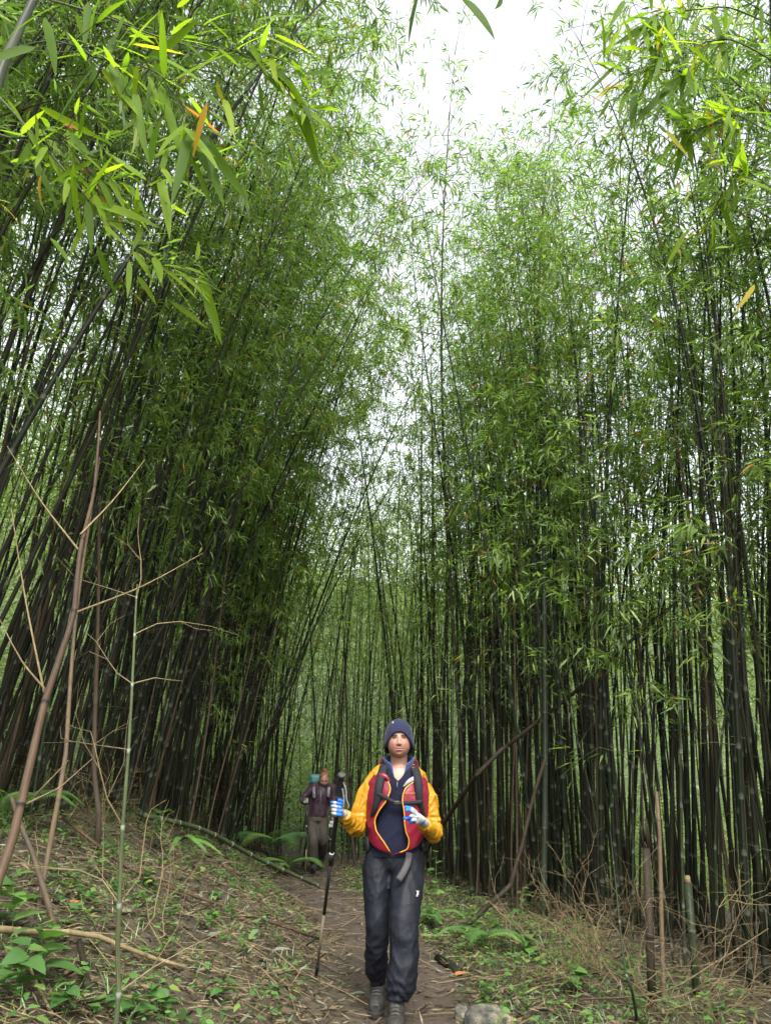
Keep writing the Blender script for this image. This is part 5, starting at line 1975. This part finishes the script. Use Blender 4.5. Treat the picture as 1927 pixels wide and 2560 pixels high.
# boots
def boot(ankle, toe, seed, lift=0.0, h=.16):
    ankle, toe = np.array(ankle, float), np.array(toe, float)
    d = unit((toe - ankle) * np.array([1, 1, 0]))
    heel = ankle - d * .055
    g0 = toe[2]
    up = np.array([0, 0, 1.0])
    pts = [limb([ankle + up * (h - ankle[2] + g0 + .0), ankle + up * .0, heel + d * .03 + up * (g0 + .055 - heel[2])], [.050, .050, .047], 16, 20),
           limb([heel + d * .02 + up * (g0 + .052 - heel[2]), ankle + d * .06 + up * (g0 + .058 - ankle[2]), toe - d * .06 + up * .048, toe - d * .012 + up * .040], [.040, .046, .044, .030], 20, 20, 1.0),
           limb([ankle + up * .03, ankle + d * .07 + up * (g0 + .085 - ankle[2])], [.044, .034], 10, 18)]
    V, F = join(pts)
    V, F, NR = remesh(V, F, .005, 3)
    V[:, 2] = np.maximum(V[:, 2], g0 + .018)
    V = V + NR * folds(V, seed, .002, 60)[:, None]
    b_ = put('boot', V, F, M_BOOT, woman)
    # sole
    sd = np.cross(d, up)
    outl = [(-.075, .0), (-.070, .026), (-.03, .036), (.03, .038), (.10, .046), (.15, .044), (.185, .030), (.198, 0)]
    out = np.array(outl + [(x, -y) for x, y in outl[-2:0:-1]])
    out = crom(np.vstack([out, out[:1]]), 48)[:-1]
    Ls = np.linalg.norm((toe - ankle)[:2])
    out[:, 0] = np.interp(out[:, 0], [-.075, .198], [-.072, Ls + .012])
    rg_ = []
    for zz, f in ((0.0, .95), (.006, 1.0), (.02, 1.0), (.03, .97)):
        rg_.append(ankle * np.array([1, 1, 0]) + d * out[:, :1] * 1.0 + sd * out[:, 1:] * f + up * (g0 + zz))
    Vs = np.vstack(rg_ + [rg_[0].mean(0)[None], rg_[-1].mean(0)[None]])
    n_ = len(out)
    i, j = np.meshgrid(np.arange(3), np.arange(n_), indexing='ij')
    k = (j + 1) % n_
    Fs = np.stack([i * n_ + j, i * n_ + k, (i + 1) * n_ + k, (i + 1) * n_ + j], -1).reshape(-1, 4)
    Fs = np.vstack([Fs[:, [0, 1, 2]], Fs[:, [0, 2, 3]]])
    ja = np.arange(n_)
    Fs = np.vstack([Fs, np.stack([np.full(n_, 4 * n_), (ja + 1) % n_, ja], -1), np.stack([np.full(n_, 4 * n_ + 1), 3 * n_ + ja, 3 * n_ + (ja + 1) % n_], -1)])
    put('sole', Vs, Fs, M_SOLE, b_)
    for k in range(5):
        f = k / 4
        c = ankle + d * (.045 + .075 * f) + up * (g0 + .145 - .055 * f - ankle[2])
        V, F = tube_vf(crom([c - sd * .024 + up * -.008, c + d * .006 + up * .002, c + sd * .024 + up * -.008], 8), .0032, 6)
        put('lace', V, F, M_LACE, b_)
    return b_


gz = lambda x, y: float(ground_z(x, y)) + .012
boot((-.046, 5.30, .10), (-.062, 5.11, gz(-.06, 5.15)), 81)
boot((.060, 4.93, .09), (.048, 4.715, gz(.05, 4.78)), 82)

# backpack (carried: its own thing)
pack = thing('backpack', 'black backpack worn by the walker in yellow, chest strap buckled in front', 'backpack', (.078, 5.36, .95))
V, F = ball((0, 0, 0), (1, 1, 1), 30)
sq = lambda v, e: np.sign(v) * np.abs(v) ** e
V = np.stack([.078 + .165 * sq(V[:, 0], .55), 5.40 + .10 * sq(V[:, 1], .6), 1.17 + .25 * sq(V[:, 2], .55)], -1)
V = V + folds(V, 91, .004, 18)[:, None]
put('pack_body', V, F, M_PACK, pack)
sL = [(.020, 5.26, 1.400), (-.004, 5.17, 1.412), (-.022, 5.085, 1.365), (-.040, 5.043, 1.29), (-.052, 5.035, 1.21), (-.075, 5.06, 1.13), (-.10, 5.15, 1.06)]
nL = [(0, .3, 1), (-.1, -.2, 1), (-.1, -1, .5), (-.15, -1, .1), (-.2, -1, 0), (-.5, -1, 0), (-1, -.2, 0)]
V, F = ribbon(sL, .056, .014, nL, 40, [.05, .058, .060, .056, .048, .03, .025])
put('shoulder_strap', V, F, M_STRAP, pack)
sR = [(.150, 5.26, 1.400), (.182, 5.17, 1.405), (.202, 5.085, 1.355), (.212, 5.048, 1.29), (.216, 5.042, 1.21), (.232, 5.07, 1.13), (.255, 5.15, 1.06)]
nR = [(-n[0], n[1], n[2]) for n in nL]
V, F = ribbon(sR, .056, .014, nR, 40, [.05, .058, .060, .056, .048, .03, .025])
put('shoulder_strap', V, F, M_STRAP, pack)
ch = [W1(775, 775, 5.022), W1(850, 815, 5.022), W1(940, 858, 5.024), W1(1050, 858, 5.018), W1(1160, 848, 5.028)]
V, F = ribbon(ch, .026, .006, [(-.15, -1, 0), (0, -1, 0), (0, -1, 0), (0, -1, 0), (.15, -1, 0)], 40)
cs_ = put('chest_strap', V, F, M_STRAP, pack)
V, F = ball(W1(942, 858, 5.018), (.019, .007, .013), 10)
c_ = W1(942, 858, 5.018)
V = c_ + sq((V - c_) / np.array([.019, .007, .013]), .5) * np.array([.021, .007, .0135])
put('buckle', V, F, M_PLASTIC, cs_)
hb = [(.062 + .185 * math.cos(a), 5.195 + .14 * math.sin(a), .935 - .02 * max(0, -math.sin(a))) for a in np.linspace(-2.6, -.54 + 0 * 6.28, 9)]
hb = [(.062 + .186 * math.cos(a), 5.205 + .135 * math.sin(a), .940) for a in list(np.linspace(math.pi * .75, math.pi * 1.18, 6))]
V, F = ribbon(hb, .09, .022, [(math.cos(a), math.sin(a), 0) for a in np.linspace(math.pi * .75, math.pi * 1.18, 6)], 24)
put('hip_belt', V, F, M_PACK, pack)
hb = [(.062 + .188 * math.cos(a), 5.205 + .135 * math.sin(a), .940) for a in list(np.linspace(math.pi * .25, -math.pi * .18, 6))]
V, F = ribbon(hb, .09, .022, [(math.cos(a), math.sin(a), 0) for a in np.linspace(math.pi * .25, -math.pi * .18, 6)], 24)
put('hip_belt', V, F, M_PACK, pack)


# trekking pole in her hand
def trek_pole(label, top, grip, tip, s=1.0, strap=True):
    top, grip, tip = (np.array(a, float) for a in (top, grip, tip))
    t = thing('trekking_pole', label, 'trekking pole', tip)
    d = unit(tip - top)
    Lh = np.linalg.norm(grip - top)
    at = lambda a: top + d * a
    V, F = tube_vf([at(0), at(.012), at(.018), at(.06), at(.10), at(.135), at(.14), at(.155)], np.array([.020, .021, .013, .0175, .0195, .018, .0205, .0195]) * s, 14)
    g = put('grip', V, F, M_PLASTIC, t)
    V, F = tube_vf([at(-.004), at(.006)], [.018 * s, .0205 * s], 14)
    put('grip_cap', V, F, M_GREYFLAP, g)
    V, F = tube_vf([at(.145), at(.158)], [.0212 * s, .0205 * s], 14)
    put('grip_ring', V, F, M_GREYFLAP, g)
    LT = np.linalg.norm(tip - top)
    V, F = tube_vf([at(.15), at(.30), at(LT * .42)], [.016 * s, .012 * s, .0105 * s], 12)
    put('upper_shaft', V, F, M_PLASTIC, t)
    V, F = tube_vf([at(LT * .36), at(LT * .367)], [.0125 * s, .0125 * s], 12)
    put('lock_ring', V, F, M_WHITE, t)
    V, F = tube_vf([at(LT * .37), at(LT * .41)], [.0135 * s, .0125 * s], 12)
    put('lock', V, F, M_PLASTIC, t)
    V, F = tube_vf([at(LT * .42), at(LT * .66)], [.0088 * s, .0085 * s], 10)
    put('middle_shaft', V, F, M_PLASTIC, t)
    V, F = tube_vf([at(LT * .66), at(LT * .93)], [.0072 * s, .0068 * s], 10)
    put('lower_shaft', V, F, M_POLE_TAN, t)
    V, F = tube_vf([at(LT * .92), at(LT * .93), at(LT * .985), at(LT)], [.009 * s, .011 * s, .008 * s, .002], 10)
    put('tip', V, F, M_PLASTIC, t)
    if strap:
        q = at(.05)
        V, F = ribbon([q + np.array([.014, -.01, 0]), q + np.array([.034, -.012, -.05]), q + np.array([.038, -.012, -.10]), q + np.array([.050, -.01, -.135]), q + np.array([.046, -.008, -.155])],
                      .008, .002, [(.3, -1, 0)] * 5, 24)
        put('wrist_strap', V, F, M_STRAPGREY, t)
        V, F = ribbon([q + np.array([.010, -.014, -.04]), q + np.array([.022, -.014, -.10]), q + np.array([.020, -.012, -.15])], .007, .002, [(.3, -1, 0)] * 3, 16)
        put('wrist_strap', V, F, M_STRAPGREY, t)
    return t


tipg = G(789, 2452)
trek_pole('black trekking pole held upright in the blue glove of the walker in yellow', W1(466, 612, 4.83), W1(430, 950, 4.85), tipg, 1.25)

# ---- the second walker, further back
Y2 = 13.4
c3 = lambda x, y, Y_=Y2: P(740 + x / 7.37, 1900 + y / 7.37, Y_)
fx, fy = c3(340, 2070)[0], Y2
gz2 = float(ground_z(fx, fy))
dz = gz2 - c3(340, 2085)[2]
print('second walker ground offset', dz, flush=True)
K3 = lambda x, y, dy=0.0: c3(x, y) + np.array([0, dy, 0])
w2 = thing('person', 'second walker in plum jacket and taupe trousers looking down at the path', 'person', (fx, fy, gz2))
hc2 = K3(525, 360, -.05)
sh1, sh2 = K3(330, 500), K3(665, 510)
hip1, hip2 = K3(310, 1090), K3(480, 1090)
aL = [sh1, K3(230, 600, -.02), K3(140, 700, -.06), K3(165, 760, -.2), K3(205, 775, -.3)]
aR = [sh2, K3(690, 680, .0), K3(690, 860, -.03), K3(690, 1000, -.10), K3(670, 1140, -.18)]
lL = [hip1, K3(315, 1300, -.06), K3(330, 1480, -.12), K3(320, 1640, -.08), K3(315, 1800, -.02), K3(320, 1900, .0)]
lR = [hip2, K3(490, 1300, -.02), K3(495, 1450, -.02), K3(480, 1600, .12), K3(455, 1720, .26), K3(445, 1800, .34)]
tor = [K3(400, 1080), K3(410, 950), K3(430, 800), K3(470, 620), K3(495, 500)]
V2, F2 = join([limb(tor, [.13, .12, .12, .13, .08], 20, 20, .8), limb([K3(495, 520), K3(520, 400)], [.055, .05], 6, 14), limb(aL, [.045, .042, .036, .03, .025]), limb(aR, [.045, .042, .036, .03, .025]),
               limb(lL, [.08, .07, .055, .05, .045, .04]), limb(lR, [.08, .07, .055, .05, .045, .04])])
link('body', body_mesh('body', [(V2, F2)], head_geo(hc2, .12, .42, 1.0), .012, {'base': (.30, .16, .12)}, M_SKIN), w2)
# hair drawn up in a bun
def in_head(p):
    cp, sp_ = math.cos(.42), math.sin(.42)
    return hc2 + np.stack([p[:, 0], p[:, 1] * cp - p[:, 2] * sp_, p[:, 1] * sp_ + p[:, 2] * cp], -1)


V, F = ball((0, .022, .036), (.084, .098, .092), 22)
V = in_head(V + folds(V, 5, .004, 60)[:, None] * unit(V))
hr = put('hair', V, F, M_HAIR, w2)
V, F = ball((0, .075, .125), (.045, .042, .040), 14)
V = in_head(V + folds(V, 6, .005, 80)[:, None])
put('hair_bun', V, F, M_HAIR, hr)
jp = [limb([K3(405, 1060), K3(410, 960), K3(430, 800), K3(470, 620), K3(495, 490)], [.165, .168, .165, .168, .10], 24, 28, .75), limb([sh1 + np.array([.06, 0, 0])] + aL, [.07, .075, .068, .062, .055, .045], 24, 20),
      limb([sh2 - np.array([.06, 0, 0])] + aR[:-1] + [K3(680, 1080, -.14)], [.07, .075, .068, .062, .055, .045], 24, 20), limb([K3(490, 530), K3(505, 460)], [.085, .075], 6, 18)]
V, F = join(jp)
V, F, NR = remesh(V, F, .011, 3)
V = V + NR * folds(V, 33, .007, 18)[:, None]
jk = put('jacket', V, F, M_PURPLE, w2)
V, F = tube_vf([K3(470, 560, -.14), K3(465, 700, -.155), K3(460, 900, -.15)], .006, 6)
put('zip', V, F, M_STRAPGREY, jk)
tp2 = [limb([K3(395, 1030), K3(395, 1120), K3(395, 1170)], [.165, .17, .12], 10, 24, .75), limb(lL[:-1] + [K3(318, 1830)], [.10, .095, .085, .085, .088, .07], 30, 22), limb(lR[:-1] + [K3(452, 1750, .3)], [.10, .095, .085, .082, .08, .07], 30, 22)]
V, F = join(tp2)
V, F, NR = remesh(V, F, .011, 3)
V = V + NR * folds(V, 34, .008, 18)[:, None]
put('trousers', V, F, M_TAUPE, w2)
for a_, b_, c_ in ((lL[-1], K3(335, 2060, -.13), 0), (lR[-1], lR[-1] + np.array([-.01, -.16, -.16]), 1)):
    an = np.array(a_)
    to = np.array(b_)
    V, F = join([limb([an + np.array([0, 0, .06]), an + np.array([0, .01, -.06])], [.055, .055], 8, 16), limb([an + np.array([0, .04, -.10 if not c_ else -.06]), (an + to) / 2 + np.array([0, .02, -.03]), to], [.042, .05, .038], 12, 16)])
    V, F, NR = remesh(V, F, .008, 2)
    if not c_:
        V[:, 2] = np.maximum(V[:, 2], gz2 + .005)
    put('boot', V, F, M_SOLE, w2)
for hp, dirs in ((np.array(aL[-1]), (.02, -.07, .02)), (np.array(aR[-1]), (-.01, -.03, -.06))):
    dd = np.array(dirs)
    fs = [limb([hp - dd * .5, hp, hp + dd * .5], [.028, .034, .03], 8, 14)]
    for k in range(4):
        o_ = np.array([.0, .0, .030 - .018 * k]) if abs(dd[2]) < .05 else np.array([-.028 + .018 * k, 0, 0])
        fs.append(finger([hp + dd * .4 + o_, hp + dd * .95 + o_, hp + dd * 1.2 + o_ + np.array([.018, .01, 0]), hp + dd * 1.0 + o_ + np.array([.03, .02, 0])], .011, .009))
    fs.append(finger([hp, hp + dd * .5 + np.array([.028, 0, .02]), hp + dd * .9 + np.array([.03, 0, .03])], .012, .010))
    link('glove', glove_mesh('glove', fs, [], .004, (.26, .26, .25)), w2)
pk2 = thing('backpack', 'teal and grey backpack on the second walker in plum', 'backpack', K3(420, 800, .25))
V, F = ball((0, 0, 0), (1, 1, 1), 24)
c0 = K3(400, 640, .22)
V = c0 + np.stack([.17 * sq(V[:, 0], .6), .12 * sq(V[:, 1], .6), .30 * sq(V[:, 2], .6)], -1)
V = V + folds(V, 95, .006, 18)[:, None]
put('pack_body', V, F, M_PACK, pk2)
c0 = K3(355, 350, .16)
V, F = ball((0, 0, 0), (1, 1, 1), 20)
V = c0 + np.stack([.115 * sq(V[:, 0], .7), .11 * sq(V[:, 1], .7), .085 * sq(V[:, 2], .7)], -1)
V = V + folds(V, 96, .008, 24)[:, None]
put('pack_lid', V, F, M_TEAL, pk2)
for pts in ([(350, 470, .02), (340, 520, -.10), (345, 600, -.15), (350, 700, -.14)], [(600, 470, .02), (615, 520, -.10), (610, 600, -.15), (605, 680, -.14)]):
    V, F = ribbon([K3(*p) for p in pts], .05, .012, [(0, -.3, 1), (0, -1, .3), (0, -1, 0), (0, -1, 0)], 20)
    put('shoulder_strap', V, F, M_STRAPGREY, pk2)
tg2 = K3(240, 1500, -.5)
gx_, gy_ = tg2[0], tg2[1]
trek_pole('slim dark trekking pole in the right hand of the second walker', K3(245, 700, -.33), K3(230, 800, -.33), (gx_, gy_ + .1, float(ground_z(gx_, gy_ + .1))), 1.0, False)
gx_ = K3(600, 1300, -.3)[0]
trek_pole('slim dark trekking pole hanging from the left hand of the second walker', K3(676, 1080, -.20), K3(670, 1140, -.2), (gx_, Y2 + .05, float(ground_z(gx_, Y2 + .05))), .9, False)
